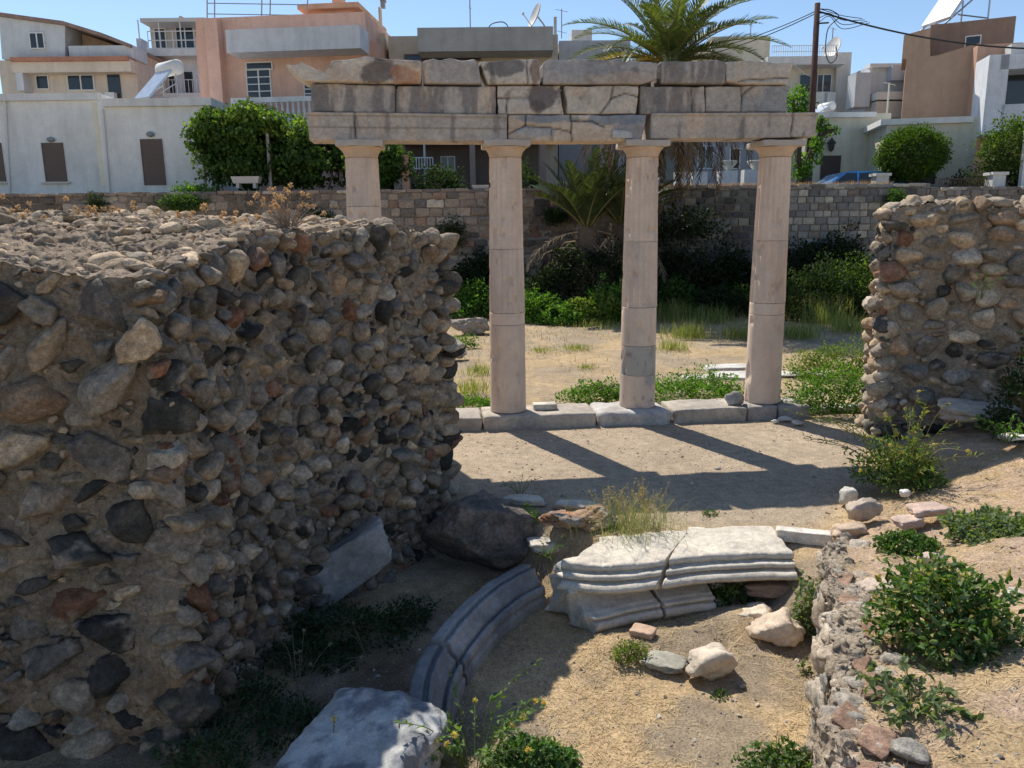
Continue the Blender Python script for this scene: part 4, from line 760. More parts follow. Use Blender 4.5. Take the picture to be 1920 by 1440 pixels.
# H5 salmon
f5 = bld('salmon_house', 'salmon pink two-storey house with pale canopy band and white balustrade', fat(380, 200, 36), fat(692, 200, 35.2), 9, at(540, 33, 36)[2], SALM)
part(f5, 'side_pier', [(366, 70, 381, 200, -4, -.1)], col=np.array(SALM)*.95); part(f5, 'front_pier', [(382, 34, 420, 210, 0, .5)], col=np.array(SALM)*1.04); part(f5, 'canopy', [(422, 56, 676, 90, 0, 1.3)], col=(.62, .62, .63)); part(f5, 'right_return', [(690, 78, 712, 200, -3, -.6)], col=np.array(SALM)*.85)
window(f5, 463, 132, 509, 184, 1, hb=3, nm='french_window'); window(f5, 463, 119, 510, 129, 0, nm='transom_window'); window(f5, 571, 150, 600, 184, 1, hb=3, nm='french_window')
part(f5, 'balcony_slab', [(432, 222, 600, 236, 0, 1.2)], col=WHT); part(f5, 'handrail', [(432, 184, 600, 189, 1.02, 1.18)], col=WHT); part(f5, 'balcony_pier', [(432, 188, 442, 222, 1.02, 1.17)], col=WHT)
for i in range(15):
    u, z = f5.uz(449+i*10.2, 222, 1.1); zt_ = f5.uz(449+i*10, 189, 1.1)[1]; hh = zt_-z; P_ = f5.P(u, 1.1, z); MB().lathe([(.07, 0), (.05, .1*hh), (.09, .3*hh), (.05, .6*hh), (.045, .8*hh), (.07, hh)], P_, WHT, 8).build('baluster', M_PAINT, f5.t, True)
part(f5, 'penthouse', [(572, 10, 664, 44, -6, -2)], col=(.70, .42, .28)); part(f5, 'penthouse_roof', [(557, 8, 672, 13, -6.4, -1.6)], col=(.66, .42, .28)); part(f5, 'chimney', [(622, -14, 636, 12, -4, -3)], col=(.72, .44, .30)); part(f5, 'parapet_block', [(630, 34, 678, 44, -1.6, -.3)], col=SALM)
b = MB()
for x in (388, 402, 490, 506, 576): b.tube([f5.P(f5.uz(x, 40, -1)[0], -1, f5.zt), f5.P(f5.uz(x, -25 if x < 490 else -40, -1)[0], -1, f5.uz(x, -20, -1)[1])], .03, (.35, .36, .38))
for y in (8, 28): b.tube([f5.P(f5.uz(388, y, -1)[0], -1, f5.uz(388, y-2, -1)[1]), f5.P(f5.uz(576, y, -1)[0], -1, f5.uz(576, y+1, -1)[1])], .02, (.2, .2, .22))
b.build('roof_rail_frame', M_PAINT, f5.t)
# H6 beige with deep porch
f6 = bld('beige_house', 'flat-roofed beige house with long grey fascia and dark porch, behind centre of colonnade', fat(733, 200, 37), fat(1046, 200, 37), 8, at(900, 66, 37)[2], BEIGE)
part(f6, 'roof_fascia', [(782, 52, 1037, 94, 0, 1.4)], col=(.40, .38, .35)); part(f6, 'side_wall', [(708, 62, 733, 345, -7, -.4)], col=(.60, .48, .36)); window(f6, 760, 104, 900, 112, 2, frame=SHUT)
part(f6, 'upper_slab', [(745, 246, 1046, 262, 0, 1.8)], col=(.4, .36, .32)); part(f6, 'shaded_porch_wall', [(760, 262, 1010, 352, 0, .1)], col=(.17, .13, .11)); window(f6, 828, 295, 852, 318, 1, v=.1)  # back wall of the porch coloured dark for the shade of the recess
for i, x in enumerate((793, 880, 1012)): part(f6, 'porch_pillar', [(x, 262, x+(12 if i else 6), 352, 1.3, 1.7)], col=(.32, .24, .2) if i else GRY)
part(f6, 'air_vent', [(957, 97, 966, 101, 0, .1)], col=(.2, .2, .2)); rail(f6, 770, 812, 296, 318, 1.9, 9, .03, nm='porch_railing')
t = thing('chimney_tower', 'tall narrow cream chimney shaft with dark vents, between salmon and beige houses', 'chimney', at(717, 80, 38)*np.array([1, 1, 0])+np.array([0, 0, STREET])); fq = Fac(fat(709, 50, 38), fat(726, 50, 38)); b = MB(); fq.pbox(b, 709, 13, 726, 340, -.5, 0, (.66, .54, .36)); b.build('shaft', M_PLAS, t); b = MB(); fq.pbox(b, 713, 2, 721, 13, -.4, -.1, (.3, .3, .3)); fq.pbox(b, 712, -4, 722, 1, -.45, -.05, (.3, .3, .3)); b.build('vent_cowl', M_PAINT, t)
f7 = bld('grey_house', 'plain pale grey flat house partly behind the palm crown', fat(1048, 200, 38.5), fat(1180, 200, 38.5), 6, at(1080, 76, 38.5)[2], (.46, .45, .45))
MB().tube([f7.P(f7.uz(1040, 60, .1)[0], .1, 4), f7.P(f7.uz(1040, 60, .1)[0], .1, f7.zt+.7)], .06, (.5, .5, .5)).build('drainpipe', M_PAINT, f7.t)
part(f7, 'roof_tank', [(1072, 56, 1110, 76, -3, -1.5)], col=(.6, .55, .5))
f7b = bld('far_house', 'distant cream flat-topped building showing right of the palm crown', fat(1330, 200, 52), fat(1438, 200, 52), 6, at(1400, 68, 52)[2], (.62, .55, .43))
# white terrace house under the palm, right of third column
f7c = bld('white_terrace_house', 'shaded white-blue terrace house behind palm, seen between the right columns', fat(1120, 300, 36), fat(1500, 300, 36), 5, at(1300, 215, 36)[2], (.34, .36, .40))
for q in [(1268, 322, 1294, 350), (1300, 322, 1326, 350), (1350, 320, 1382, 352), (1396, 318, 1432, 352)]: part(f7c, 'terrace_pier', [q+(2.6, 3.1)], col=(.68, .68, .68))
window(f7c, 1310, 275, 1335, 315, 1, frame=(.5, .6, .7)); window(f7c, 1370, 280, 1385, 315, 0); part(f7c, 'doorway', [(1240, 270, 1300, 345, 0, .06)], M_GLASS)
for i, (x, y) in enumerate([(1366, 322), (1416, 322)]):
    p = f7c.P(f7c.uz(x, y, 2.85)[0], 2.85, f7c.uz(x, y, 2.85)[1]); t = thing('garden_urn', ['pale garden urn on a terrace pier, left of the pair', 'pale garden urn on a terrace pier, right of the pair, beside the column'][i], 'planter', p, 'urns on the terrace'); MB().lathe([(.12, 0), (.1, .08), (.3, .3), (.36, .42), (.33, .44)], p, (.6, .58, .52), 14).build('bowl', M_PAINT, t, True)
# H8 white apartment right of pole
f8 = bld('apartment_block', 'white apartment with rooftop railing, behind the dark utility pole', fat(1440, 200, 45), fat(1571, 200, 45), 7, at(1530, 108, 45)[2], (.60, .55, .46))
part(f8, 'right_return', [(1571, 98, 1588, 230, -6, .3)], col=(.62, .57, .5)); part(f8, 'roof_slab', [(1440, 106, 1586, 120, 0, 1.2)], col=(.66, .63, .58)); rail(f8, 1448, 1570, 86, 107, 1.1, 30, .02, mid=1, nm='roof_railing')
window(f8, 1500, 141, 1530, 172, 0, frame=(.5, .5, .5)); window(f8, 1529, 141, 1556, 172, 1, frame=WHT); part(f8, 'balcony_parapet', [(1480, 173, 1545, 195, 1., 1.15)], col=(.7, .68, .64)); part(f8, 'balcony_parapet', [(1552, 173, 1566, 195, 1., 1.15)], col=(.7, .68, .64)); part(f8, 'balcony_slab', [(1450, 195, 1568, 215, 0, 1.2)], col=(.66, .63, .58)); rail(f8, 1545, 1552, 175, 194, 1.1, 3, .02, nm='balcony_grille')
f9 = bld('narrow_house', 'narrow blue-grey shaded house behind the low cream houses, right of the white apartment', fat(1575, 200, 47), fat(1640, 200, 47), 5, at(1600, 140, 47)[2], (.42, .46, .52))
f10 = bld('white_house', 'white two-storey house with pale staircase wall, left of the brown building', fat(1628, 200, 42), fat(1720, 200, 42), 6, at(1660, 122, 42)[2], (.64, .66, .68))
part(f10, 'roof_coping', [(1632, 119, 1720, 125, -.2, .4)], col=WHT); part(f10, 'balcony_slab', [(1645, 172, 1700, 186, 0, 1.0)], col=WHT); part(f10, 'tower_wall', [(1606, 136, 1630, 200, -.5, .5)], col=(.52, .53, .54)); part(f10, 'awning', [(1644, 190, 1700, 220, .3, 1.)], M_PAINT, (.58, .53, .46)); part(f10, 'inner_wall', [(1674, 122, 1700, 150, .0, .6)], col=(.48, .52, .57))
# H11 brown building
f11 = bld('brown_building', 'tall plain brown rendered building with a step cut in its roofline', fat(1692, 200, 38), fat(1852, 200, 36.5), 8, at(1760, 104, 37.4)[2], (.42, .285, .20))
b = MB(); a_ = f11.uz(1695, 66); b_ = f11.uz(1744, 52); c_ = f11.uz(1744, 108)
MB().add(*prism(f11, [(a_[0], f11.zt), a_, (b_[0], b_[1]), (c_[0], f11.zt)], -3, -.003, (.42, .285, .20))).build('raised_wall', M_PLAS, f11.t)
MB().add(*prism(f11, [(c_[0]+.01, f11.zt), f11.uz(1745, 108), f11.uz(1838, 80), (f11.uz(1838, 80)[0], f11.zt)], -1, -.003, (.42, .285, .20))).build('sloping_parapet', M_PLAS, f11.t)
part(f11, 'roof_room', [(1745, 47, 1897, 108, -6, -2.2)], col=(.27, .19, .145)); fw = window(f11, 1812, 70, 1836, 88, 0, v=-2.2, frame=WHT)
b = MB(); 
f11b = bld('salmon_annex', 'narrow salmon wall between brown building and white modern frame house', fat(1822, 200, 36.2), fat(1905, 200, 35.8), 8, at(1850, 82, 36)[2], (.50, .31, .22))
p = f11.P(f11.uz(1800, 48, -3)[0], -3.8, f11.uz(1800, 48, -3)[1]); heater('large tilted solar collector high on the brown building roof', p, 1.7, -1.35, 1.25)
# H12 white modern frame
f12 = bld('modern_house', 'white modern house with projecting square balcony frame at the right edge', fat(1862, 200, 36), fat(2080, 200, 35), 7, at(1880, 140, 36)[2], (.46, .30, .22))
part(f12, 'balcony_frame', [(1856, 103, 1878, 252, 0, 1.6), (1878, 103, 2080, 120, 0, 1.6), (1878, 196, 2080, 236, 0, 1.6)], col=(.66, .68, .70)); window(f12, 1890, 142, 1990, 194, 1, frame=SHUT); part(f12, 'air_conditioner', [(1897, 82, 1925, 101, .2, .9)], M_PAINT, (.5, .5, .48))
# H13/H14 low cream houses right
f13 = bld('low_house', 'low cream house with dark door and lantern, right of the column end', fat(1505, 350, 33.5), fat(1660, 350, 33.5), 5, at(1590, 213, 33.5)[2], (.60, .55, .43)); cornice(f13, 1505, 1640, 216, .16)
shutter(f13, 1540, 292, 1573, 340, 'door', (.07, .05, .045)); b = MB(); u, z = f13.uz(1559, 274, .2); b.lathe([(.02, -.22), (.1, -.15), (.14, .1), (.2, .12), (.03, .3), (.02, .36)], f13.P(u, .2, z), (.04, .04, .04), 8); b.tube([f13.P(u, 0, z+.25), f13.P(u, .2, z+.33)], .02, (.04, .04, .04)); b.build('wall_lantern', M_PAINT, f13.t)
p = f13.P(f13.uz(1565, 213)[0], -1.6, f13.zt+.04); heater('small solar water heater on the low cream house right of the pole', p, .62, -1.2, .5)
f14 = bld('low_house', 'low cream house behind the round tree with a sunlit left end and projecting cornice', fat(1653, 350, 31), fat(1822, 350, 30.4), 5.5, at(1730, 224, 30.8)[2], (.60, .56, .45)); cornice(f14, 1650, 1823, 226, .18)
shutter(f14, 1716, 297, 1752, 345, 'door', (.06, .045, .045))
# ---------------------------------------------------------------- street things
pp = at(1527, 200, 30.8); pole = thing('utility_pole', 'dark brown wooden utility pole rising behind the right end of the entablature', 'utility pole', (pp[0], 30.8, STREET)); tp = at(1533, 6, 30.8)
MB().tube([(pp[0]-.04, 30.8, STREET), (tp[0], 30.8, tp[2])], [.14, .10], (.10, .055, .045), 12).build('post', M_BARK, pole, True)
q0 = at(1531, 44, 30.7); MB().tube([q0, q0+np.array([.45, 0, 0.02])], .03, (.08, .05, .045)).build('bracket', M_BARK, pole)
def cable(a, b_, sag, n=20): t = np.linspace(0, 1, n)[:, None]; P = a*(1-t)+b_*t; P[:, 2] -= sag*4*(t[:, 0]*(1-t[:, 0])); return P
cb = MB(); rgc = np.random.default_rng(2)
pth = [tp+np.array([.08, 0, -.2]), tp+np.array([.5, 0, -.25]), tp+np.array([.8, -.05, -.5]), tp+np.array([.45, 0, -.9]), tp+np.array([.42, 0, -1.7]), tp+np.array([.62, 0, -2.1]), tp+np.array([.85, 0, -1.9]), tp+np.array([.8, 0, -1.5])]
cb.tube(catmull(pth, 8), .02, (.02, .02, .02), 5)
for k in range(4): p0 = tp+np.array([.1, 0, -.2-.15*k]); cb.tube(catmull([p0, p0+np.array([.4, .05, .1*k-.1]), p0+np.array([.9, 0, -.25]), p0+np.array([1.6+.1*k, 0, -.35+.1*k])], 8), .013, (.02, .02, .02), 5)
cb.build('cable_loops', M_WIRE, pole, True)
def wire(lab, a, b_, sag, r): return tag(MB().tube(cable(a, b_, sag), r, (.02, .02, .02), 5).build('overhead_cable', M_WIRE, None, True), lab, 'cable', 'overhead cables from the pole')
wire('thick overhead cable running from the pole to the upper right', tp+np.array([.1, 0, -.3]), at(1990, 92, 33), .35, .035); wire('overhead cable running left from the pole over the palm, upper one', tp+np.array([0, 0, -.25]), at(1180, 105, 38), .5, .018)
wire('overhead cable running left from the pole over the palm, lower one', tp+np.array([0, 0, -.33]), at(1180, 118, 38), .5, .018); wire('thin cable slanting down left from the pole to the apartment balcony', tp+np.array([0, 0, -2.6]), at(1487, 118, 43), .1, .015)
def stick(label, x, y0, y1, Y, r=.025, arms=(), cat='antenna', col=(.3, .3, .32), group='rooftop antennas'):
    a = at(x, y0, Y); b_ = at(x, y1, Y); t = thing('antenna', label, cat, a, group); MB().tube([a, (a[0], Y, b_[2])], r, col, 6).build('mast', M_PAINT, t); m = MB()
    for (dy, l) in arms: z = at(x, dy, Y)[2]; m.tube([(a[0]-l, Y, z+.06), (a[0]+l, Y, z-.06)], .012, col, 4)
    if arms: m.build('crossbars', M_PAINT, t)
stick('tall thin antenna mast on the beige roof with a small knob', 882, 56, -4, 39, .03, [(14, .06)]); stick('thin television antenna beside the salmon house roof', 700, 80, 38, 38, .02, [(42, .25), (50, .2), (58, .15)])
stick('short thick vent pipe on the roof right of the satellite dish', 1041, 72, 32, 39, .08, cat='pipe', col=(.45, .4, .36)); stick('slim antenna with a crossbar beside the vent pipe', 1053, 72, 17, 39, .025, [(20, .3), (60, .25)]); stick('short antenna above the far cream building', 1407, 68, 43, 52, .03, [(48, .15)]); stick('mast behind the rooftop railing of the white apartment', 1559, 98, 52, 46, .03, [(54, .2)]); stick('thin pale street-lamp mast before the white house at right', 1662, 226, 155, 35, .035, [(157, .25)], cat='mast', col=(.6, .58, .5))
def dish(label, c, n, R, foot):
    t = thing('satellite_dish', label, 'satellite dish', foot, 'satellite dishes'); n = np.array(n, float); n /= np.linalg.norm(n); a = np.cross(n, (0, 0, 1.)); a /= np.linalg.norm(a); b_ = np.cross(n, a); V = []; K = 6; m = 24
    for s_ in (0, .03):
        for i in range(K+1):
            r = R*i/K
            for k in range(m): q = 2*math.pi*k/m; V.append(c+a*r*math.cos(q)+b_*r*math.sin(q)+n*(.22*r*r/R-s_))
    F = [(i*m+k, i*m+(k+1) % m, (i+1)*m+(k+1) % m, (i+1)*m+k) for i in list(range(K))+list(range(K+1, 2*K+1)) for k in range(m)]
    MB().add(V, F, (.68, .66, .62)).build('reflector', M_PAINT, t, True); MB().tube([c-b_*R*np.sign(b_[2]), c+n*R*1.15-b_*R*.35*np.sign(b_[2])], .025, (.5, .5, .5)).tube([c+n*R*1.1-b_*R*.35*np.sign(b_[2]), c+n*R*1.25-b_*R*.3*np.sign(b_[2])], .06, (.4, .4, .4)).build('feed_arm', M_PAINT, t); MB().tube([c-n*.05, c-n*.35-np.array([0, 0, .2]), foot], .035, (.3, .3, .3)).build('bracket', M_PAINT, t)
dish('white satellite dish on a bent bracket on the beige roof', at(1006, 30, 38), (-1, -.35, .38), .55, at(1028, 60, 38.3)); dish('white satellite dish on the white apartment roof terrace', at(1563, 92, 45), (-1, -.35, .35), .62, at(1575, 107, 45.3))
tag(MB().tube(catmull([at(914, 56, 38), at(922, 45, 38), at(940, 41, 38), at(950, 46, 38), at(954, 56, 38)], 8), .025, (.1, .1, .1), 6).build('bent_pipe', M_WIRE, None, True), 'thin black curved pipe arching over the beige roof', 'pipe')
def pillar(label, x0, y0, x1, y1, Y, col, cap=True):
    f = Fac(fat(x0, y1, Y), fat(x1, y1, Y)); t = thing('gate_pillar', label, 'pillar', f.P(f.L/2, -.2, STREET), 'pillars along the street edge'); b = MB(); f.box(b, 0, f.L, -f.L, 0, STREET, f.uz(x0, y0)[1], col); b.build('shaft', M_PLAS, t)
    if cap: b = MB(); z = f.uz(x0, y0)[1]; f.box(b, -.06, f.L+.06, -f.L-.06, .06, z, z+.1, col); b.build('cap', M_PLAS, t)
pillar('white square gate pillar with a cap, at the end of the iron fence', 1860, 328, 1884, 352, 27.6, WHT); pillar('low whitish pillar beside the blue car', 1643, 330, 1666, 345, 28.5, (.6, .58, .53)); pillar('slim white post at the right edge of view', 1913, 232, 1922, 356, 27.8, WHT, False); pillar('slim salmon post under the vine at the porch of the beige house', 755, 290, 768, 352, 29, (.56, .32, .22), False)
f = Fac(fat(1760, 345, 28.2), fat(1858, 345, 27.9)); t = thing('iron_fence', 'low rusty iron fence with thin bars left of the white pillar', 'fence', f.P(f.L/2, 0, STREET)); f.t = t
rail(f, 1762, 1857, 336, 352, 0, 22, .022, (.16, .09, .06), 'bars')
for i, (x0, y0, x1, y1, Y, lab) in enumerate([(434, 331, 487, 346, 27.6, 'pale rectangular planter trough on the wall top below the vine'), (885, 347, 917, 356, 27.5, 'small pale planter trough on the wall top left of second column')]):
    f = Fac(fat(x0, y1, Y), fat(x1, y1, Y)); a = f.uz(x0, y0); c = f.uz(x1, y1); t = thing('planter', lab, 'planter', f.P(f.L/2, 0, c[1]), 'planter troughs on the wall'); w_ = f.L; z0, z1 = c[1], a[1]
    V = np.array([(.06*w_, 0, z0+.05), (.94*w_, 0, z0+.05), (.94*w_, -.3, z0+.05), (.06*w_, -.3, z0+.05), (0, .04, z1), (w_, .04, z1), (w_, -.34, z1), (0, -.34, z1)]); MB().add(f.M(V), [(0, 3, 2, 1), (4, 5, 6, 7), (0, 1, 5, 4), (1, 2, 6, 5), (2, 3, 7, 6), (3, 0, 4, 7)], (.55, .50, .46)).build('trough', M_PAINT, t)
    
    for q in (.15, .75): b = MB(); f.box(b, q*w_, (q+.1)*w_, -.28, -.02, z0-.12, z0+.052, (.5, .47, .42)); b.build('foot', M_PAINT, t)
# blue car (hatchback seen from the side, only roof and windows show above the wall)
cx = at(1592, 330, 30.2)[0]; zc = at(1590, 328, 30.2)[2]-1.34; car = thing('parked_car', 'blue hatchback parked on the street behind the wall, only its roof showing', 'car', (cx, 30.2, zc))
def carloft(prof, half, col, nm, mat):
    """side profile (x, z) lofted across the width with tumblehome"""
    V = []; ys = [-1, -.93, -.6, 0, .6, .93, 1]
    for y in ys:
        k = 1 if abs(y) < .9 else (.985 if abs(y) < .97 else .93)
        for x, z in prof: V.append((cx+x*(.9+.1*k), 30.2+y*half*(1-.16*max(0, z-.85)), zc+.2+(z-.2)*k))
    m = len(prof); F = [(i*m+j, i*m+(j+1) % m, (i+1)*m+(j+1) % m, (i+1)*m+j) for i in range(len(ys)-1) for j in range(m)]+[tuple(range(m))[::-1], tuple((len(ys)-1)*m+j for j in range(m))]
    return MB().add(V, F, col).build(nm, mat, car, False)
carloft([(-2.05, .3), (-2.1, .6), (-1.95, .8), (-1.2, .95), (-.55, 1.38), (-.2, 1.45), (.9, 1.45), (1.5, 1.36), (1.95, 1.0), (2.05, .8), (2.05, .35)], .86, (.1, .3, .6), 'body', M_CARP)
for sx in (-1, 1):
    for (x0, x1, t0, t1) in ((-.95, -.05, -.42, -.05), (.05, .85, .05, .85), (.95, 1.6, .95, 1.4)):
        y = 30.2+sx*.86; V = [(cx+x0, y*1-sx*.0+sx*.012, zc+1.0), (cx+x1, y+sx*.012, zc+1.0), (cx+t1, y-sx*.055, zc+1.36), (cx+t0, y-sx*.055, zc+1.36)]; V += [(q[0], q[1]-sx*.03, q[2]) for q in V]; MB().add(V, [(0, 1, 2, 3), (7, 6, 5, 4), (0, 4, 5, 1), (1, 5, 6, 2), (2, 6, 7, 3), (3, 7, 4, 0)], DK).build('side_window', M_GLASS, car)
for x in (-1.25, 1.3):
    for sx in (-1, 1):
        wq = MB().tube([(cx+x, 30.2+sx*.72, zc+.32), (cx+x, 30.2+sx*.89, zc+.32)], .32, (.02, .02, .02), 20).build('wheel', M_TYRE, car); MB().tube([(cx+x, 30.2+sx*.86, zc+.32), (cx+x, 30.2+sx*.90, zc+.32)], .2, (.5, .5, .5), 14).build('rim', M_METAL, wq)
# ---------------------------------------------------------------- vegetation
def unit(a): return a/(np.linalg.norm(a, axis=1)[:, None]+1e-9)
def leaves(b, C, T, Nn, L, W, col, fold=.25, fine=False):
    """adds one folded leaf per row: base C, tip direction T, face normal Nn"""
    n = len(C); T = unit(T); Sd = unit(np.cross(Nn, T)); Nn = unit(np.cross(T, Sd)); L = np.broadcast_to(L, (n,))[:, None]; W = np.broadcast_to(W, (n,))[:, None]; up = Nn*W*fold
    if fine:
        V = np.stack([C, C+T*L*.33-Sd*W*.5+up, C+T*L*.7-Sd*W*.36+up*.7, C+T*L-Nn*L*.1, C+T*L*.7+Sd*W*.36+up*.7, C+T*L*.33+Sd*W*.5+up, C+T*L*.45+Nn*L*.03], 1).reshape(-1, 3)
        k = np.arange(n)[:, None]*7; F = np.concatenate([k+np.array([[0, 6, 1]]), k+np.array([[0, 5, 6]])]); F2 = np.concatenate([k+np.array([[1, 6, 3, 2]]), k+np.array([[6, 5, 4, 3]])]); m = 7
        Cc = np.repeat(col, 7, 0); b.add(V, F, Cc); b.f.append(F2+b.n-len(V)); return
    V = np.stack([C, C+T*L*.45-Sd*W*.5+up, C+T*L, C+T*L*.45+Sd*W*.5+up], 1).reshape(-1, 3); k = np.arange(n)[:, None]*4
    b.add(V, np.concatenate([k+np.array([[0, 2, 1]]), k+np.array([[0, 3, 2]])]), np.repeat(col, 4, 0))
GRN = [(.055, .12, .025), (.08, .16, .035), (.04, .085, .02), (.11, .18, .05)]; GG = [(.12, .17, .08), (.16, .21, .11), (.09, .13, .06), (.20, .24, .12)]; YG = [(.14, .20, .04), (.10, .16, .03), (.18, .22, .05)]; DKG = [(.03, .055, .018), (.045, .08, .025), (.025, .04, .015)]; BRT = [(.12, .24, .04), (.09, .19, .03), (.16, .28, .05), (.06, .13, .025)]
def pick(pal, n, rng, var=.25): return np.array(pal)[rng.integers(0, len(pal), n)]*rng.uniform(1-var, 1+var, n)[:, None]
def bushpts(c, rx, ry, h, n, rng, seed, inner=.35, lump=.35, full=False):
    D = rng.normal(size=(n, 3)); D = unit(D)
    if not full: D[:, 2] = np.abs(D[:, 2])
    r = rng.uniform(inner, 1, n)**.6; lp = 1+lump*vn(D, 2.2, seed)+lump*.6*vn(D, 5, seed+3); r = r*lp
    return np.array(c)+D*r[:, None]*np.array([rx, ry, h]), D
def bush(name, label, cat, c, rx, ry, h, n, L, pal, seed, mat=None, W=.6, stems=10, lump=.35, inner=.35, fine=False, group=None, out=.6, full=False, fl=0, parent=None, clump=1, keep=None):
    rng = np.random.default_rng(seed); b = MB(); P, D = bushpts(c, rx, ry, h, n, rng, seed, inner, lump, full)
    if clump > 1: P = np.repeat(P[:n//clump], clump, 0); P = P+rng.normal(size=P.shape)*L*.75; D = np.repeat(D[:n//clump], clump, 0)
    if h > .5 and not full: k = fbm(P, 2.2/max(rx, h), seed+5, 3) > -.32; P = P[k]; D = D[k]
    if keep is not None: k = keep(P); P = P[k]; D = D[k]
    m = len(P); T = unit(D*out+rng.normal(size=(m, 3))*.7+np.array([0, 0, .1])); Nn = unit(D*.5+np.array([0, 0, .8])+rng.normal(size=(m, 3))*.5)
    leaves(b, P, T, Nn, L*rng.uniform(.55, 1.25, m), L*W*rng.uniform(.7, 1.2, m), pick(pal, m, rng), fine=fine)
    for i in range(stems):
        j = int(rng.integers(m)); p0 = np.array(c)+rng.normal(size=3)*np.array([rx, ry, 0])*.15; q = P[j]; mid = (p0+q)/2+np.array([0, 0, .12*h]); b.tube(catmull([p0, mid, q], 5), [max(.003, .012*min(1, h))]*11, (.22, .18, .10), 4)
    o = b.build(name, mat or M_LEAF, parent, False)
    return tag(o, label, cat, group) if parent is None else o
def weedy(name, label, cat, c, n, hl, spread, L, pal, seed, lean=(0, 0), W=.3, nl=14, group=None, heads=0, hcol=(.55, .42, .18), r=.0025, scol=(.18, .22, .08), gap=.25, parent=None, hs=.016, curl=.25, fine=False, mat=None):
    """leggy plant: arching stems with leaves strung along them and optional seed heads"""
    rng = np.random.default_rng(seed); b = MB(); PP = []; TT = []
    for i in range(n):
        a = rng.uniform(0, 6.283); l = hl*rng.uniform(.45, 1.1); s_ = spread*rng.uniform(.2, 1.1); p0 = np.array(c)+np.array([math.cos(a), math.sin(a), 0])*spread*.12
        e = p0+np.array([math.cos(a)*s_+lean[0]*l, math.sin(a)*s_+lean[1]*l, l*rng.uniform(.6, 1)]); md = p0*.55+e*.45+np.array([0, 0, curl*l]); path = catmull([p0, md, e+rng.normal(size=3)*.05*l], 8)
        b.tube(path, np.linspace(r*1.4, r*.6, len(path)), scol, 4)
        k = int(nl*rng.uniform(.6, 1.2)); t = rng.uniform(gap, 1, k)*(len(path)-1.01); ii = t.astype(int); f_ = (t-ii)[:, None]; PP.append(path[ii]*(1-f_)+path[ii+1]*f_); TT.append(path[ii+1]-path[ii])
        if i < heads: e = path[-1]; V, F = TPL[2][int(rng.integers(22))]; D = unit(rng.normal(size=(26, 3))); b.add(V*hs*.55+e, F, np.array(hcol)*.8); leaves(b, e+D*hs*.2, D, rng.normal(size=(26, 3)), hs*1.3, hs*.5, pick([hcol, np.array(hcol)*1.2], 26, rng))
    P = np.concatenate(PP); T = np.concatenate(TT); m = len(P); T = unit(unit(T)*.7+rng.normal(size=(m, 3))*.7); leaves(b, P, T, unit(rng.normal(size=(m, 3))*.6+np.array([0, 0, 1.])), L*rng.uniform(.5, 1.2, m), L*W*rng.uniform(.8, 1.2, m), pick(pal, m, rng), fine=fine)
    o = b.build(name, mat or M_LEAF, parent, False)
    return tag(o, label, cat, group) if parent is None else o
def blades(b, P0, H, lean, wd, col, rng, segs=4):
    n = len(P0); a = rng.uniform(0, 6.283, n); dr = np.stack([np.cos(a), np.sin(a), 0*a], 1); sd_ = np.stack([-np.sin(a), np.cos(a), 0*a], 1); rows = []
    for k in range(segs+1):
        t = k/segs; c = P0+dr*(lean*H*t**1.8)[:, None]+np.array([0, 0, 1.])*(H*(t-.25*lean*t*t))[:, None]; w_ = (wd*(1-t**1.5*.92))[:, None]; rows += [c-sd_*w_/2, c+sd_*w_/2]
    V = np.stack(rows, 1).reshape(-1, 3); q = np.arange(n)[:, None]*(2*(segs+1)); F = np.concatenate([q+np.array([[2*k, 2*k+1, 2*k+3, 2*k+2]]) for k in range(segs)]); b.add(V, F, np.repeat(col, 2*(segs+1), 0))
def tuft(name, label, cat, c, r, h, n, wd, pal, seed, lean=.5, group=None, kind=None, seedh=0):
    rng = np.random.default_rng(seed); b = MB(); q = np.array(c)+np.concatenate([rng.normal(size=(n, 2))*r*.38, np.zeros((n, 1))], 1); H = h*rng.uniform(.4, 1.1, n); blades(b, q, H, rng.uniform(.1, 1, n)*lean, wd*rng.uniform(.6, 1.2, n), pick(pal, n, rng), rng)
    if seedh:
        a = rng.uniform(0, 6.28, seedh); hh = h*rng.uniform(.8, 1.25, seedh)
        for i in range(seedh):
            p0 = np.array(c)+rng.normal(size=3)*np.array([r*.3, r*.3, 0]); e = p0+np.array([math.cos(a[i])*h*.45, math.sin(a[i])*h*.3, hh[i]]); pth = catmull([p0, (p0+e)/2+np.array([0, 0, .1*h]), e], 5); b.tube(pth, .0015, (.45, .38, .2), 3)
            D = rng.normal(size=(16, 3))*.5+np.array([0, 0, .6]); k = rng.integers(6, len(pth), 16); leaves(b, pth[k], D, rng.normal(size=(16, 3)), .03, .004, pick([(.45, .36, .2), (.35, .25, .2)], 16, rng))
    return tag(b.build(name, M_LEAF, None, False), label, cat, group, kind)
LW_ = 'low weeds growing on the sand and bank'
p = hp(1752, 1200, .4); bush('bush', 'biggest leafy green bush on the bank at lower right, in full sun', 'bush', p+np.array([.06, 0, 0]), .40, .40, .48, 2500, .060, [(.28, .25, .09), (.07, .14, .03), (.05, .115, .025), (.10, .17, .05), (.15, .22, .09), (.04, .09, .02), (.20, .27, .13)], 501, W=.55, stems=25, fine=True, lump=.25)
p = hp(1712, 1325, .35); weedy('weed', 'grey-green sprawling weed with broad leaves just below the biggest bush', 'weed', p, 30, .12, .30, .06, GG, 502, W=.6, nl=9, group=LW_, fine=True)
p = hp(1698, 1030, .3); bush('bush', 'small dense dark green bush on the bank above the biggest one', 'bush', p, .26, .20, .15, 900, .045, GRN, 503, W=.6, stems=6, fine=True, group=LW_)
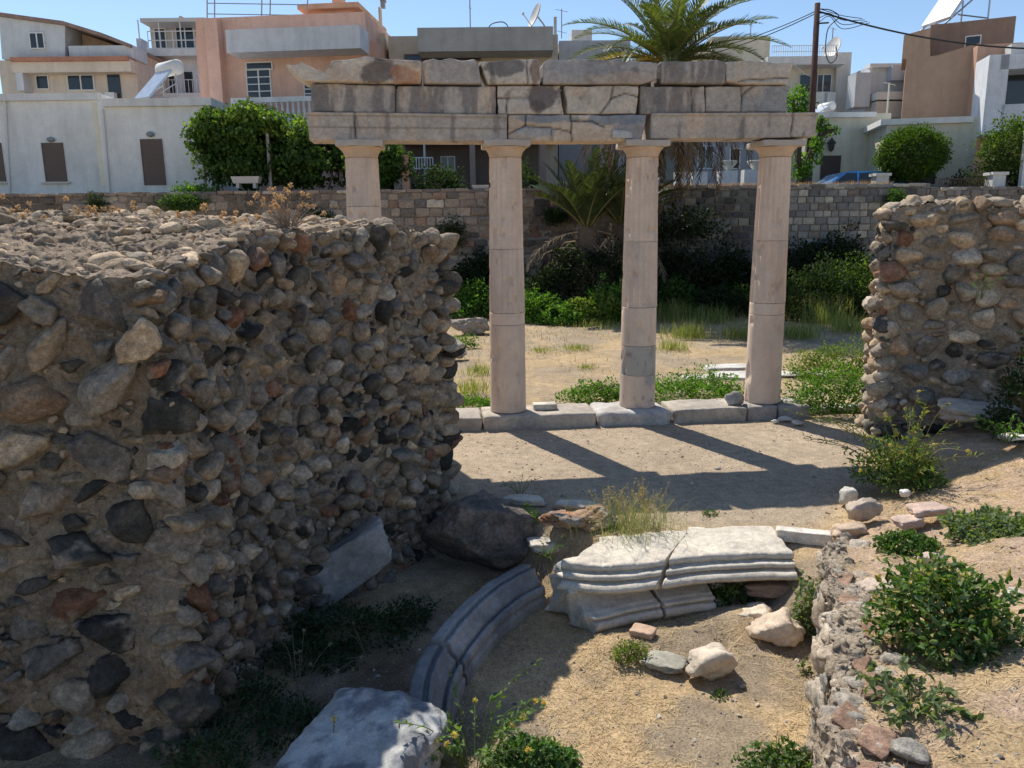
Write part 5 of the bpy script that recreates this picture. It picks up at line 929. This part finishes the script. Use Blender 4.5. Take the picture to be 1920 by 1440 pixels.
p = hp(1868, 1000, .35); bush('bush', 'flat grey-green leafy patch at the right edge of the bank', 'ground plant', p, .46, .46, .12, 2200, .05, GG, 504, W=.8, stems=6, fine=True, group=LW_)
p = g(1690, 905, .15); bush('bush', 'dense green base of a leggy weed before the right wall end', 'bush', p, .50, .34, .42, 2600, .055, YG+GRN, 505, W=.4, stems=20, fine=True); weedy('weed', 'tall leggy weed with thin yellow-green leaves arching out before the right wall', 'weed', p, 44, .9, .8, .07, [(.16, .22, .06), (.12, .18, .05), (.26, .24, .06)], 506, lean=(-.35, 0), W=.22, nl=18, heads=8, r=.004, fine=True, scol=(.24, .22, .12))
p = g(1370, 1125, -.4); bush('weed', 'leafy weed growing over the molding beside the red-brown slab', 'weed', p+np.array([0, .05, -.05]), .20, .14, .24, 420, .05, GG+GRN, 507, W=.6, fine=True, group=LW_); 
p = g(1512, 1180, -.45); bush('weed', 'upright grey-green weed against the far end of the retaining wall', 'weed', p, .12, .14, .42, 420, .05, GG, 508, W=.65, fine=True, group=LW_)
p = hp(1180, 1232); bush('weed', 'small bright yellow-green weed on the sand beside the flat flake', 'weed', p, .17, .13, .12, 520, .026, YG, 509, W=.8, group=LW_)
p = hp(1462, 1440); bush('weed', 'green clover-like weed at the bottom edge near the retaining wall', 'weed', p+np.array([0, -.06, 0]), .24, .22, .17, 800, .038, GRN+GG, 510, W=.8, fine=True, group=LW_)
p = hp(1350, 1305); bush('weed', 'tiny sparse green weed on the sand below the cream rock', 'weed', p, .07, .06, .04, 70, .025, GRN, 511, group=LW_); p = hp(1508, 1262); bush('weed', 'tiny sparse weed at the foot of the retaining wall face', 'weed', p, .05, .05, .14, 40, .035, GRN, 512, group=LW_)
p = hp(985, 1432); bush('weed', 'dense low green weed at the bottom centre in sun', 'weed', p+np.array([.06, -.02, 0]), .30, .20, .15, 1400, .042, [(.07, .15, .04), (.10, .19, .06), (.14, .21, .09)], 513, W=.7, fine=True, group=LW_, lump=.3)
p = hp(880, 1440); weedy('weed', 'leggy weed with round yellowish seed heads beside the large marble block', 'weed', p+np.array([.03, .0, 0]), 30, .6, .5, .055, [(.12, .20, .07), (.16, .24, .09)], 514, W=.42, nl=12, heads=11, hcol=(.62, .48, .16), r=.003, fine=True, hs=.018)
p = hp(600, 1440); weedy('weed', 'thin stalks with two yellow seed heads in front of the large marble block', 'weed', p+np.array([.1, -.05, 0]), 6, .5, .22, .03, YG, 515, W=.4, nl=4, heads=4, hcol=(.55, .42, .16), r=.003, hs=.016)
p = g(1185, 992, 0); tuft('grass_tuft', 'tall fine green grass tuft with wispy seed heads behind the marble slab', 'grass', p, .55, .34, 520, .0045, [(.16, .22, .07), (.10, .17, .05), (.35, .33, .15), (.22, .26, .09)], 516, lean=1.5, seedh=80)
p = g(1330, 965, 0); bush('weed', 'tiny green weed on the dirt floor in the entablature shadow', 'weed', p, .10, .07, .04, 70, .03, GRN, 517, group=LW_)
p = g(985, 975, -.02); bush('weed', 'bright green weed between the dark boulder and the reddish boulder', 'weed', p, .14, .14, .14, 260, .035, BRT, 518, group=LW_); p = g(1030, 1045, -.15); weedy('weed', 'straggly green weed growing between the boulder and the marble slab', 'weed', p, 14, .16, .2, .035, BRT, 519, nl=9, group=LW_)
p = g(975, 925, 0); weedy('weed', 'sprig of pale green weed behind the top of the dark boulder', 'weed', p, 8, .22, .22, .04, GG, 520, nl=8, group=LW_)
p = g(1385, 785, 0.02); weedy('weed', 'dry greenish weed hanging in front of the step by the grey boulder', 'weed', p, 16, .24, .2, .03, GG, 521, nl=12, group=LW_, r=.003)
# shaded undergrowth between the wall and the moldings
SH = 'weeds in the shade of the rubble wall'
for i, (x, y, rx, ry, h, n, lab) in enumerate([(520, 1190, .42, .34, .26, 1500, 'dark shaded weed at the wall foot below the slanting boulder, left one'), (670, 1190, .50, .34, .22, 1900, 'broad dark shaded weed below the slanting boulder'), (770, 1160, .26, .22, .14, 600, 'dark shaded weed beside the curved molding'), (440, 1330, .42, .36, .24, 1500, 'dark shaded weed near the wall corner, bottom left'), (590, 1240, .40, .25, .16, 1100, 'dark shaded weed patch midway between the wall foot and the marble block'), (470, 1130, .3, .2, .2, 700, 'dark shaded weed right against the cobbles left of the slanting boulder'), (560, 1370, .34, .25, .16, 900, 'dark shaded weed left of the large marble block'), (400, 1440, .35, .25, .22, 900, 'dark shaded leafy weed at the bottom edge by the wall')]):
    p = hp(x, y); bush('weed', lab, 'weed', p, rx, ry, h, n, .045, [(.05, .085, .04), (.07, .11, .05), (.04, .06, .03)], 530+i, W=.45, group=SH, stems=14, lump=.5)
rngv = np.random.default_rng(5)
for i, (x, y) in enumerate([(560, 1290), (700, 1250), (470, 1240)]):
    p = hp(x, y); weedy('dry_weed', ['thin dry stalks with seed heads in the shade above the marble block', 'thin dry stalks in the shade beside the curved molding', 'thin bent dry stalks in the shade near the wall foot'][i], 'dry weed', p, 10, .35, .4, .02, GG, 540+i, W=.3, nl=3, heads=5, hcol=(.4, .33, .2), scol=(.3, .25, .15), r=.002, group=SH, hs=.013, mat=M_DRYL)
# dry flower heads on the left wall head
for i, (x, y, n, hl, sp, lab) in enumerate([(540, 432, 34, .40, .26, 'largest dry bush with many yellow-brown flower heads on the wall top'), (400, 440, 14, .26, .2, 'small dry twiggy plant with a few flower heads on the wall top'), (245, 430, 16, .30, .3, 'dry flower heads and bent straw on the wall top, third from left'), (90, 430, 12, .26, .3, 'dry flower heads on the wall top, second from left'), (20, 445, 12, .24, .3, 'dry orange flower heads on the wall top at the left edge'), (190, 450, 14, .22, .5, 'fallen dry straw stalks lying on the wall top')]):
    Yd = [6.6, 6.2, 6.6, 6.4, 6.0, 5.8][i]; p = at(x, y, Yd); weedy('dry_flower_plant', lab, 'dry plant', p, n, hl, sp, .03, [(.42, .32, .2), (.5, .38, .22)], 550+i, W=.25, nl=6, heads=n if i < 5 else 0, hcol=(.58, .40, .22), scol=(.36, .28, .2), r=.0025, group='dried flowers on the wall top', hs=.019, curl=.08, mat=M_DRYL)
    if i == 0: weedy('dry_twigs', 'grey tangled dry twigs at the foot of the largest dried flower bush', 'dry plant', p, 60, .26, .26, .018, [(.36, .30, .24)], 560, W=.3, nl=10, scol=(.34, .30, .26), r=.002, group='dried flowers on the wall top', curl=.1, mat=M_DRYL)
# right wall shade: dark shrub and creeper
p = at(1905, 745, 8.9); bush('shrub', 'large dark shrub in the shade against the right wall at the right edge', 'shrub', np.array([p[0]+.32, 8.95, .35]), .55, .4, 1.05, 3800, .06, DKG, 570, W=.6, stems=20, lump=.3)
p = at(1890, 800, 8.4); weedy('weed', 'sunlit green sprigs in front of the dark shrub at the right edge', 'weed', np.array([p[0], 8.4, .45]), 18, .32, .3, .07, BRT, 571, nl=9, W=.35, group=LW_)
p = at(1835, 560, 9.5); weedy('creeper', 'thin green creeper sprig hanging on the face of the right wall', 'creeper', p, 9, .35, .25, .05, BRT, 572, nl=6, W=.4)
# ---- field behind the colonnade
FW = 'weeds in the field behind the colonnade'
for i, (x, y, rx, h, n, pal, lab) in enumerate([(1125, 752, .6, .34, 2200, BRT, 'bright green weed patch behind the step, left of the third column'), (1310, 745, 1.05, .42, 4200, BRT, 'widest bright green weed patch behind the step, between third and fourth columns'), (890, 764, .5, .18, 1100, BRT, 'bright green weed strip behind the step at the rubble wall end'), (1565, 768, .8, .62, 4200, BRT, 'bright green bushy weed between rightmost column and right wall, nearer one'), (1565, 705, 1.0, .7, 4200, YG, 'yellow-green bushy weed between rightmost column and right wall, farther one'), (872, 650, .4, .3, 700, BRT, 'green weed by the rock pile left of the second column')]):
    p = g(x, y, .08); bush('weed_patch', lab, 'weed', p, rx, rx*.55, h, n, .055, pal, 580+i, W=.6, group=FW, lump=.45, stems=8)
for i, (x, y, r, h, n, lab) in enumerate([(1080, 655, .5, .16, 260, 'short green grass tuft in the field, third from the step'), (1015, 658, .4, .12, 180, 'short green grass tuft beside the second column'), (1290, 632, .8, .5, 500, 'pale tall grass clump right of the third column, upper'), (1262, 655, .5, .3, 260, 'pale green grass clump right of the third column, lower'), (1390, 632, .7, .4, 500, 'green grass clump just left of the rightmost column'), (1495, 632, .7, .45, 500, 'green grass clump just right of the rightmost column'), (900, 700, .5, .25, 200, 'thin pale grass tuft left of the second column'), (1125, 612, 1.0, .25, 300, 'low scattered grass in the middle of the field'), (1100, 690, .25, .1, 140, 'tiny grass tuft in the bare middle of the field'), (1590, 620, .9, .5, 500, 'pale grass clump beside the right wall'), (1260, 600, .9, .75, 420, 'tall feathery pale grass right of the third column near the shrubs'), (1330, 604, 1.0, .6, 420, 'feathery pale grass midway between the two right columns'), (1130, 596, .8, .8, 380, 'tall feathery pale grass left of the third column'), (1550, 606, 1.0, .9, 460, 'tall feathery grass before the dark weeds right of the rightmost column'), (1500, 596, .9, .9, 420, 'tall feathery grass immediately right of the rightmost column'), (880, 735, .5, .3, 260, 'pale grass clump behind the step at the rubble wall end')]):
    p = g(x, y, .1); tuft('grass_tuft', lab, 'grass', p, r, h, n, .012, [(.20, .24, .08), (.13, .18, .05), (.36, .33, .14)], 600+i, lean=.7, group=None if 'scattered' in lab else 'grass tufts in the field', kind='stuff' if 'scattered' in lab else None)
rng = np.random.default_rng(9); b = MB(); n = 26000; xs = rng.uniform(-6, 16, n); ys = 13+rng.uniform(0, 1, n)**.7*13.5; k = rng.uniform(-1, 1, n) < fbm(np.stack([xs, ys, 0*xs], 1), .5, 4, 3)*2-.3+(ys-19)*.06; xs = xs[k]; ys = ys[k]
blades(b, np.stack([xs, ys, hgt(xs, ys)-.01], 1), rng.uniform(.04, .16, len(xs))*(1+(ys > 23)), rng.uniform(.3, 1.2, len(xs)), np.full(len(xs), .012), pick([(.45, .36, .16), (.30, .27, .12), (.50, .40, .2), (.20, .22, .09)], len(xs), rng), rng, 2)
tag(b.build('dry_grass', M_DRYL, None, False, (0, 0, 0)), 'sparse dry yellow grass over the field behind the colonnade', 'grass', kind='stuff')
# ---- shrubs against the back wall
BS = 'shrubs along the foot of the back wall'
sp = [(885, 570, 25.2, 1.0, 1.1, BRT, 'green leafy shrub just right of the rubble wall end'), (1010, 585, 23.5, .8, 1.1, BRT, 'bright green shrub right beside the second column'), (1060, 592, 23.0, .9, .6, BRT, 'low light green shrub between second and third columns'), (1120, 590, 23.2, 1.0, .8, YG, 'olive feathery shrub left of the third column'), (1150, 565, 23.4, .8, 1.3, BRT, 'green leafy shrub immediately left of the third column'), (1268, 575, 25.3, 1.1, 1.3, GRN, 'green shrub immediately right of the third column'), (1360, 590, 24.8, 1.2, .9, DKG, 'dark low shrub midway between the two right columns'), (1400, 580, 25.2, .7, .8, BRT, 'green shrub tips left of the rightmost column'), (1530, 600, 23.5, 1.6, 1.6, DKG, 'dark tall weeds right of the rightmost column'), (1580, 570, 24, 1.2, 1.7, DKG+YG[:2], 'yellow-green tall weeds beside the right wall'), (940, 560, 25.8, 1.3, 1.5, DKG, 'dark shrub hidden behind the second column')]
for i, (x, y, Yd, rx, h, pal, lab) in enumerate(sp):
    p = at(x, y, Yd); bush('shrub', lab, 'shrub', np.array([p[0], Yd, .1]), rx, rx*.7, h, int(1500*rx*(1+h)), .12, pal, 620+i, W=.55, group=BS, lump=.45, stems=6)
for i, (x, y0, y1, Yd, rx, lab) in enumerate([(1290, 590, 405, 26.0, 1.75, 'huge near-black ivy mound against the wall right of the third column'), (1370, 590, 470, 26.2, 1.2, 'smaller near-black ivy mound against the wall between the right columns'), (1080, 580, 462, 24.5, 1.9, 'dark tangled undergrowth beneath the low palm'), (895, 570, 470, 26.1, 1.2, 'dark creeper mass at the wall foot left of the second column'), (1560, 580, 440, 26.2, 2.3, 'dark creeper mass at the wall foot right of the rightmost column')]):
    a = at(x, y1, Yd); bush('ivy_mound', lab, 'ivy', np.array([a[0], Yd, 0]), rx, .9, a[2]+.05, int(5200*rx/1.4), .13, [(.022, .038, .016), (.03, .05, .02), (.016, .026, .012)], 640+i, W=.7, group='dark ivy mounds at the back wall', lump=.25, inner=.6, stems=4)
for i, (x, y, rx, rz, lab) in enumerate([(848, 432, .55, .55, 'dark round plant growing out of the back wall left of the second column'), (590, 405, .7, .35, 'dark plant on the back wall behind the dried flowers'), (340, 375, .9, .3, 'green creeper hanging over the wall below the low house door'), (180, 385, .4, .5, 'dark plant on the back wall at far left'), (1040, 400, .5, .3, 'small dark plant on the wall left of the low palm'), (1682, 365, .35, .28, 'small green plant growing on the wall above the right rubble wall'), (1210, 372, .35, .25, 'dark tuft on the back wall hidden beside the third column')]):
    p = at(x, y, 26.75+.02*(1000-x)/60); bush('wall_plant', lab, 'wall plant', p-np.array([0, 0, .1]), rx, .28, rz, int(2000*rx), .09, GRN if i in (2, 5) else DKG, 660+i, W=.6, group='plants rooted in the back wall', full=True, lump=.3, inner=.1)
rng = np.random.default_rng(19); b = MB(); n = 2600; xs = rng.uniform(3.5, 13, n); blades(b, np.stack([xs, 26.95+rng.uniform(-.1, .35, n), 0*xs+4.22], 1), rng.uniform(.05, .22, n), rng.uniform(.3, 1.3, n), np.full(n, .012), pick([(.36, .24, .14), (.55, .38, .2), (.4, .28, .16)], n, rng), rng, 2); tag(b.build('dry_grass', M_DRYL, None, False, (0, 0, 0)), 'rusty dry grass along the top of the grey block wall', 'grass', kind='stuff')
# ---- vine on the pergola
vine = thing('grape_vine', 'large sunlit grape vine cascading over a terrace left of the colonnade', 'vine', at(540, 350, 28.8)*np.array([1, 1, 0])+np.array([0, 0, 4.1]))
vb = MB(); rng = np.random.default_rng(44)
def vineblob(x0, y0, x1, y1, Yd, n, L, pal, seed, dy=.8):
    r2 = np.random.default_rng(seed); a = at((x0+x1)/2, (y0+y1)/2, Yd); hw = abs(at(x1, y0, Yd)[0]-at(x0, y0, Yd)[0])/2; hh = abs(at(x0, y0, Yd)[2]-at(x0, y1, Yd)[2])/2
    P, D = bushpts(a, hw, dy, hh, n, r2, seed, .4, .45, True); k = fbm(P, 1.3, seed, 3) > -.14; P = P[k]; D = D[k]; m = len(P); T = unit(D*.3+r2.normal(size=(m, 3))*.5+np.array([0, 0, -.6])); leaves(vb, P, T, unit(D*1.+r2.normal(size=(m, 3))*.4), L*r2.uniform(.6, 1.2, m), L*.9*r2.uniform(.8, 1.1, m), pick(pal, m, r2))
VB = [(.15, .23, .05), (.10, .18, .03), (.20, .27, .07)]  # brighter leaves for the vine's top, sunlight put into the colour
VG = [(.05, .10, .022), (.035, .07, .016), (.09, .15, .03), (.05, .10, .02)]  # darker leaves, used alone in the lower blobs as painted shade
for q in [(362, 205, 470, 300, 28.8, 2600), (425, 205, 545, 290, 29, 3600), (510, 235, 660, 320, 29, 3600), (390, 260, 520, 352, 28.9, 3600), (480, 265, 640, 352, 29, 4200), (620, 255, 770, 352, 29.3, 4200), (580, 255, 720, 310, 29.6, 2600), (455, 188, 485, 232, 28.9, 400), (390, 205, 420, 240, 28.9, 300), (500, 212, 560, 250, 29, 500)]: vineblob(*q[:5], int(q[5]*1.5), .16, VG+VB[:2] if q[3] < 300 else VG, q[0], 1.3)
for q in [(365, 208, 440, 262, 28.3, 900), (420, 195, 500, 240, 28.2, 900), (480, 210, 590, 262, 28.3, 1300), (360, 230, 400, 330, 28.4, 500)]: vineblob(*q[:5], q[5], .15, VB, q[0]+7, .6)
vb.build('foliage', M_LEAF, vine, False); 
for x, Yd in ((385, 29), (508, 28.2), (640, 29.2), (742, 29.4)): a = at(x, 350, Yd); c = at(x, 235, Yd); MB().tube([(a[0], Yd, 4), (a[0], Yd, c[2])], .06, (.40, .36, .33), 6).build('pergola_post', M_BARK, vine)
b = MB()
for k in range(5): a = at(400+70*k, 350, 29); b.tube(catmull([(a[0], 29, 4.0), (a[0]+.3, 28.9, 5.2), (a[0]-.2, 29, 6.6)], 5), .04, (.16, .12, .09), 5)
b.build('stems', M_BARK, vine)
p = at(830, 335, 30.5); bush('shrub', 'dark potted shrub on the porch of the beige house', 'shrub', np.array([p[0], 30.5, 4.0]), 1.2, .6, 1.35, 2200, .13, DKG, 680, W=.6, lump=.5); p = at(330, 352, 27.5); bush('shrub', 'pale green shrub on top of the wall by the brown door', 'shrub', np.array([p[0]+.6, 27.6, 4.1]), .8, .35, .45, 900, .11, BRT, 681, lump=.5)
p = at(960, 330, 30); bush('shrub', 'dark shrub behind the second column on the street', 'shrub', np.array([p[0]+.6, 30, 4.0]), .7, .5, 1.2, 1200, .13, DKG, 682, lump=.5)
# ---- trees on the street
def tree(name, label, base, top, crown, n, L, pal, seed, trunk_r=.13, limbs=7, lump=.25, clump=6, inner=.35, cat='tree'):
    """crown = (centre, rx, ry, rz)"""
    rng = np.random.default_rng(seed); t = thing(name, label, cat, base, None); b = MB(); b.tube(catmull([base, (np.array(base)+top)/2+rng.normal(size=3)*.08, top], 6), np.linspace(trunk_r*1.25, trunk_r*.8, 13), (.16, .12, .09), 8); c, rx, ry, rz = crown
    for i in range(limbs): D = unit(rng.normal(size=(1, 3)))[0]; D[2] = abs(D[2])*.8; e = np.array(c)+D*np.array([rx, ry, rz])*.75; b.tube(catmull([top, (np.array(top)+e)/2+rng.normal(size=3)*.1, e], 5), np.linspace(trunk_r*.6, .015, 11), (.16, .12, .09), 5)
    b.build('trunk', M_BARK, t, True); bush('crown', '', '', c, rx, ry, rz, n, L, pal, seed+1, full=True, lump=lump, inner=inner, parent=t, stems=0, clump=clump, out=.8); return t
c = at(1711, 285, 29.3); tree('round_tree', 'dense round clipped dark green tree in front of the low cream house', np.array([c[0]+.0, 29.3, STREET]), np.array([c[0], 29.3, 4.75]), (np.array([c[0], 29.3, c[2]-.08]), 1.22, 1.15, .92), 15000, .10, [(.05, .10, .015), (.07, .13, .02), (.035, .07, .012), (.10, .16, .03)], 700, lump=.10, inner=.55, clump=4)
c = at(1884, 285, 28.8); tree('citrus_tree', 'loose leafy citrus tree at the right edge beside the slim white post', np.array([c[0]+.2, 28.8, STREET]), np.array([c[0]+.1, 28.8, 4.7]), (np.array([c[0]+.25, 28.8, c[2]+.05]), 1.15, .9, 1.05), 6500, .12, [(.08, .13, .03), (.12, .18, .04), (.05, .09, .02)], 710, lump=.4)
p0 = at(1505, 345, 29.6); tr = thing('leaning_tree', 'leaning tree with dark bending trunk and bright leaf clumps behind the rightmost column', 'tree', np.array([p0[0], 29.6, STREET])); b = MB()
K = lambda x, y: at(x, y, 29.6)
b.tube(catmull([np.array([p0[0], 29.6, STREET]), K(1512, 320), K(1520, 290), K(1535, 262), K(1552, 247), K(1568, 243)], 6), np.linspace(.17, .05, 31), (.07, .055, .045), 8); b.tube(catmull([K(1532, 266), K(1538, 240), K(1542, 222)], 6), .06, (.07, .055, .045), 6); b.tube(catmull([K(1505, 340), K(1498, 300), K(1500, 262)], 6), .09, (.07, .055, .045), 6); b.build('trunk', M_BARK, tr, True)
vb = MB()
for (x0, y0, x1, y1, n) in [(1530, 215, 1552, 245, 260), (1545, 232, 1572, 256, 260), (1520, 250, 1545, 290, 220), (1492, 262, 1520, 345, 900), (1525, 280, 1540, 310, 90)]: vineblob(x0, y0, x1, y1, 29.6, n, .13, BRT, x0, .35)
vb.build('foliage', M_LEAF, tr, False)
c = at(1497, 196, 32); tree('street_tree', 'bright green small tree crown showing just right of the frieze end', np.array([c[0], 32, STREET]), np.array([c[0], 32, 6]), (c, .5, .5, .62), 1200, .14, BRT, 730)
for i, (x, y, r, h, pal, lab) in enumerate([(1815, 338, .9, .9, DKG, 'dark hedge shrub behind the iron fence'), (1850, 330, .5, .7, BRT, 'light green shrub left of the white gate pillar'), (1915, 340, .6, .9, DKG, 'dark shrub behind the slim white post')]): p = at(x, y, 28.8); bush('shrub', lab, 'shrub', np.array([p[0], 28.8, STREET+.2]), r, .5, h, 1200, .12, pal, 740+i, lump=.3)
# ---- palms
def frond(b, base, az, el, L, droop, rng, pal, leaf=.50, nl=80, wdt=.032, dry=False):
    n = 22; t = np.linspace(0, 1, n); dirh = np.array([math.cos(az), math.sin(az), 0]); ang = el-droop*t**1.4; st = L/(n-1); P = [np.array(base, float)]
    for i in range(1, n): P.append(P[-1]+st*(dirh*math.cos(ang[i])+np.array([0, 0, math.sin(ang[i])])))
    P = np.array(P); b.tube(P[::2], np.linspace(.035, .006, len(P[::2])), (.22, .2, .08) if not dry else (.25, .19, .12), 4)
    s = np.array([-math.sin(az), math.cos(az), 0]); tt = np.repeat(np.linspace(.12, 1, nl), 2)+rng.normal(size=nl*2)*.004; sg = np.tile([1, -1], nl); x = np.clip(tt, 0, .999)*(n-1); i = x.astype(int); f_ = (x-i)[:, None]; C = P[i]*(1-f_)+P[i+1]*f_; tg = unit(P[i+1]-P[i]); nm = unit(np.cross(s, tg)); nm = nm*np.where(nm[:, 2:] < 0, -1, 1)
    T = unit(tg*(.55+.5*tt[:, None])+s*sg[:, None]*.85+nm*.38+rng.normal(size=C.shape)*(.07 if not dry else .28)-np.array([0, 0, .55 if dry else 0])); ll = leaf*np.sin(np.pi*np.clip(tt*.86+.12, 0, 1))**.6*rng.uniform(.85, 1.1, len(tt)); m = len(C)
    Sd = unit(np.cross(T, nm)); col = pick(pal, m, rng, .18); w_ = wdt/2; mid = C+T*(ll*.5)[:, None]; tip = C+T*ll[:, None]-np.array([0, 0, 1.])*(ll*(.12 if not dry else .35))[:, None]
    V = np.stack([C-Sd*w_*.6, C+Sd*w_*.6, mid+Sd*w_, mid-Sd*w_, tip], 1).reshape(-1, 3); k = np.arange(m)[:, None]*5; b.add(V, k+np.array([[0, 1, 2, 3]]), np.repeat(col, 5, 0)); b.f.append(k+np.array([[3, 2, 4]])+b.n-len(V))
PG = [(.12, .16, .055), (.09, .13, .045), (.15, .18, .07)]; PY = [(.34, .27, .07), (.28, .24, .06), (.38, .26, .08)]; PD = [(.13, .095, .06), (.17, .125, .08), (.09, .065, .045), (.21, .16, .105)]
def palm(label, base, zc, seed, nf, L, dead, deadL, elr=(.1, 1.5), top=None, dr=1., pg=None):
    pg = pg or PG
    rng = np.random.default_rng(seed); t = thing('palm_tree', label, 'palm tree', base, None); c = np.array([base[0], base[1], zc] if top is None else [top[0], top[1], zc]); b = MB(); hgt_ = zc-base[2]; m = max(4, int(hgt_/.16)); zz = np.linspace(0, hgt_, m*2); b.tube(np.stack([base+(c-base)*(z/hgt_)*np.array([(z/hgt_)**2, 1, 1]) for z in zz]), [.27+.05*(i % 2)+.05*(z/hgt_) for i, z in enumerate(zz)], (.13, .095, .07), 14)
    for i in range(int(60*hgt_/3)): a = rng.uniform(0, 6.28); z = rng.uniform(.2, hgt_); r = .26; bx = base+(c-base)*np.array([(z/hgt_)**3, z/hgt_, 0]); b.tube([bx+np.array([math.cos(a)*r, math.sin(a)*r, z]), bx+np.array([math.cos(a)*(r+.14), math.sin(a)*(r+.14), z+.16])], [.05, .02], (.17, .12, .08), 4)
    b.build('trunk', M_BARK, t, True)
    for i in range(nf):
        el = lerp(elr[1], elr[0], (i/nf)**.8); az = i*2.39996+rng.uniform(-.2, .2); b = MB(); yl = (pg is PG and i > nf*.72 and rng.uniform() < .45); frond(b, c+np.array([math.cos(az), math.sin(az), .3])*.12, az, el, L*rng.uniform(.85, 1.08), dr*rng.uniform(.7, 1.15)*(1.1-.35*(el > 1.1)), rng, PY if yl else pg); b.build('frond', M_PALM, t, False)
    for i in range(dead):
        az = i*2.39996*1.0+rng.uniform(-.3, .3); b = MB(); frond(b, c+np.array([math.cos(az)*.25, math.sin(az)*.25, -rng.uniform(.1, 1.0)]), az, rng.uniform(-.7, .15), deadL*rng.uniform(.7, 1.1), rng.uniform(1.0, 1.6), rng, PD, leaf=.42, nl=40, dry=True); b.build('dead_frond', M_BARK if zc < 5 else M_DRYL, t, False)
    return t
pt = at(1205, 118, 25.0); ptt = at(1254, 112, 25.0); palm('tall date palm with a wide green crown rising above the centre of the entablature', np.array([pt[0], 25.0, .1]), ptt[2]-.15, 801, 60, 3.3, 84, 3.9, elr=(-.1, 1.5), top=ptt)
pt = at(1100, 400, 25.2); palm('low palm with yellow-green upright fronds between second and third columns', np.array([pt[0], 25.2, .1]), pt[2]-.45, 805, 26, 2.3, 20, 2.4, elr=(.7, 1.5), dr=.6, pg=[(.05, .075, .03), (.07, .095, .035), (.035, .05, .022)])  # frond palette darkened for the shade cast by the tall palm
pt = at(1165, 405, 25.9); palm('small palm with grey-green fronds half hidden behind the third column', np.array([pt[0], 25.9, .1]), pt[2]-.3, 809, 22, 2.4, 14, 2.2, elr=(.6, 1.5), dr=.6, pg=[(.07, .09, .05), (.09, .11, .06)])
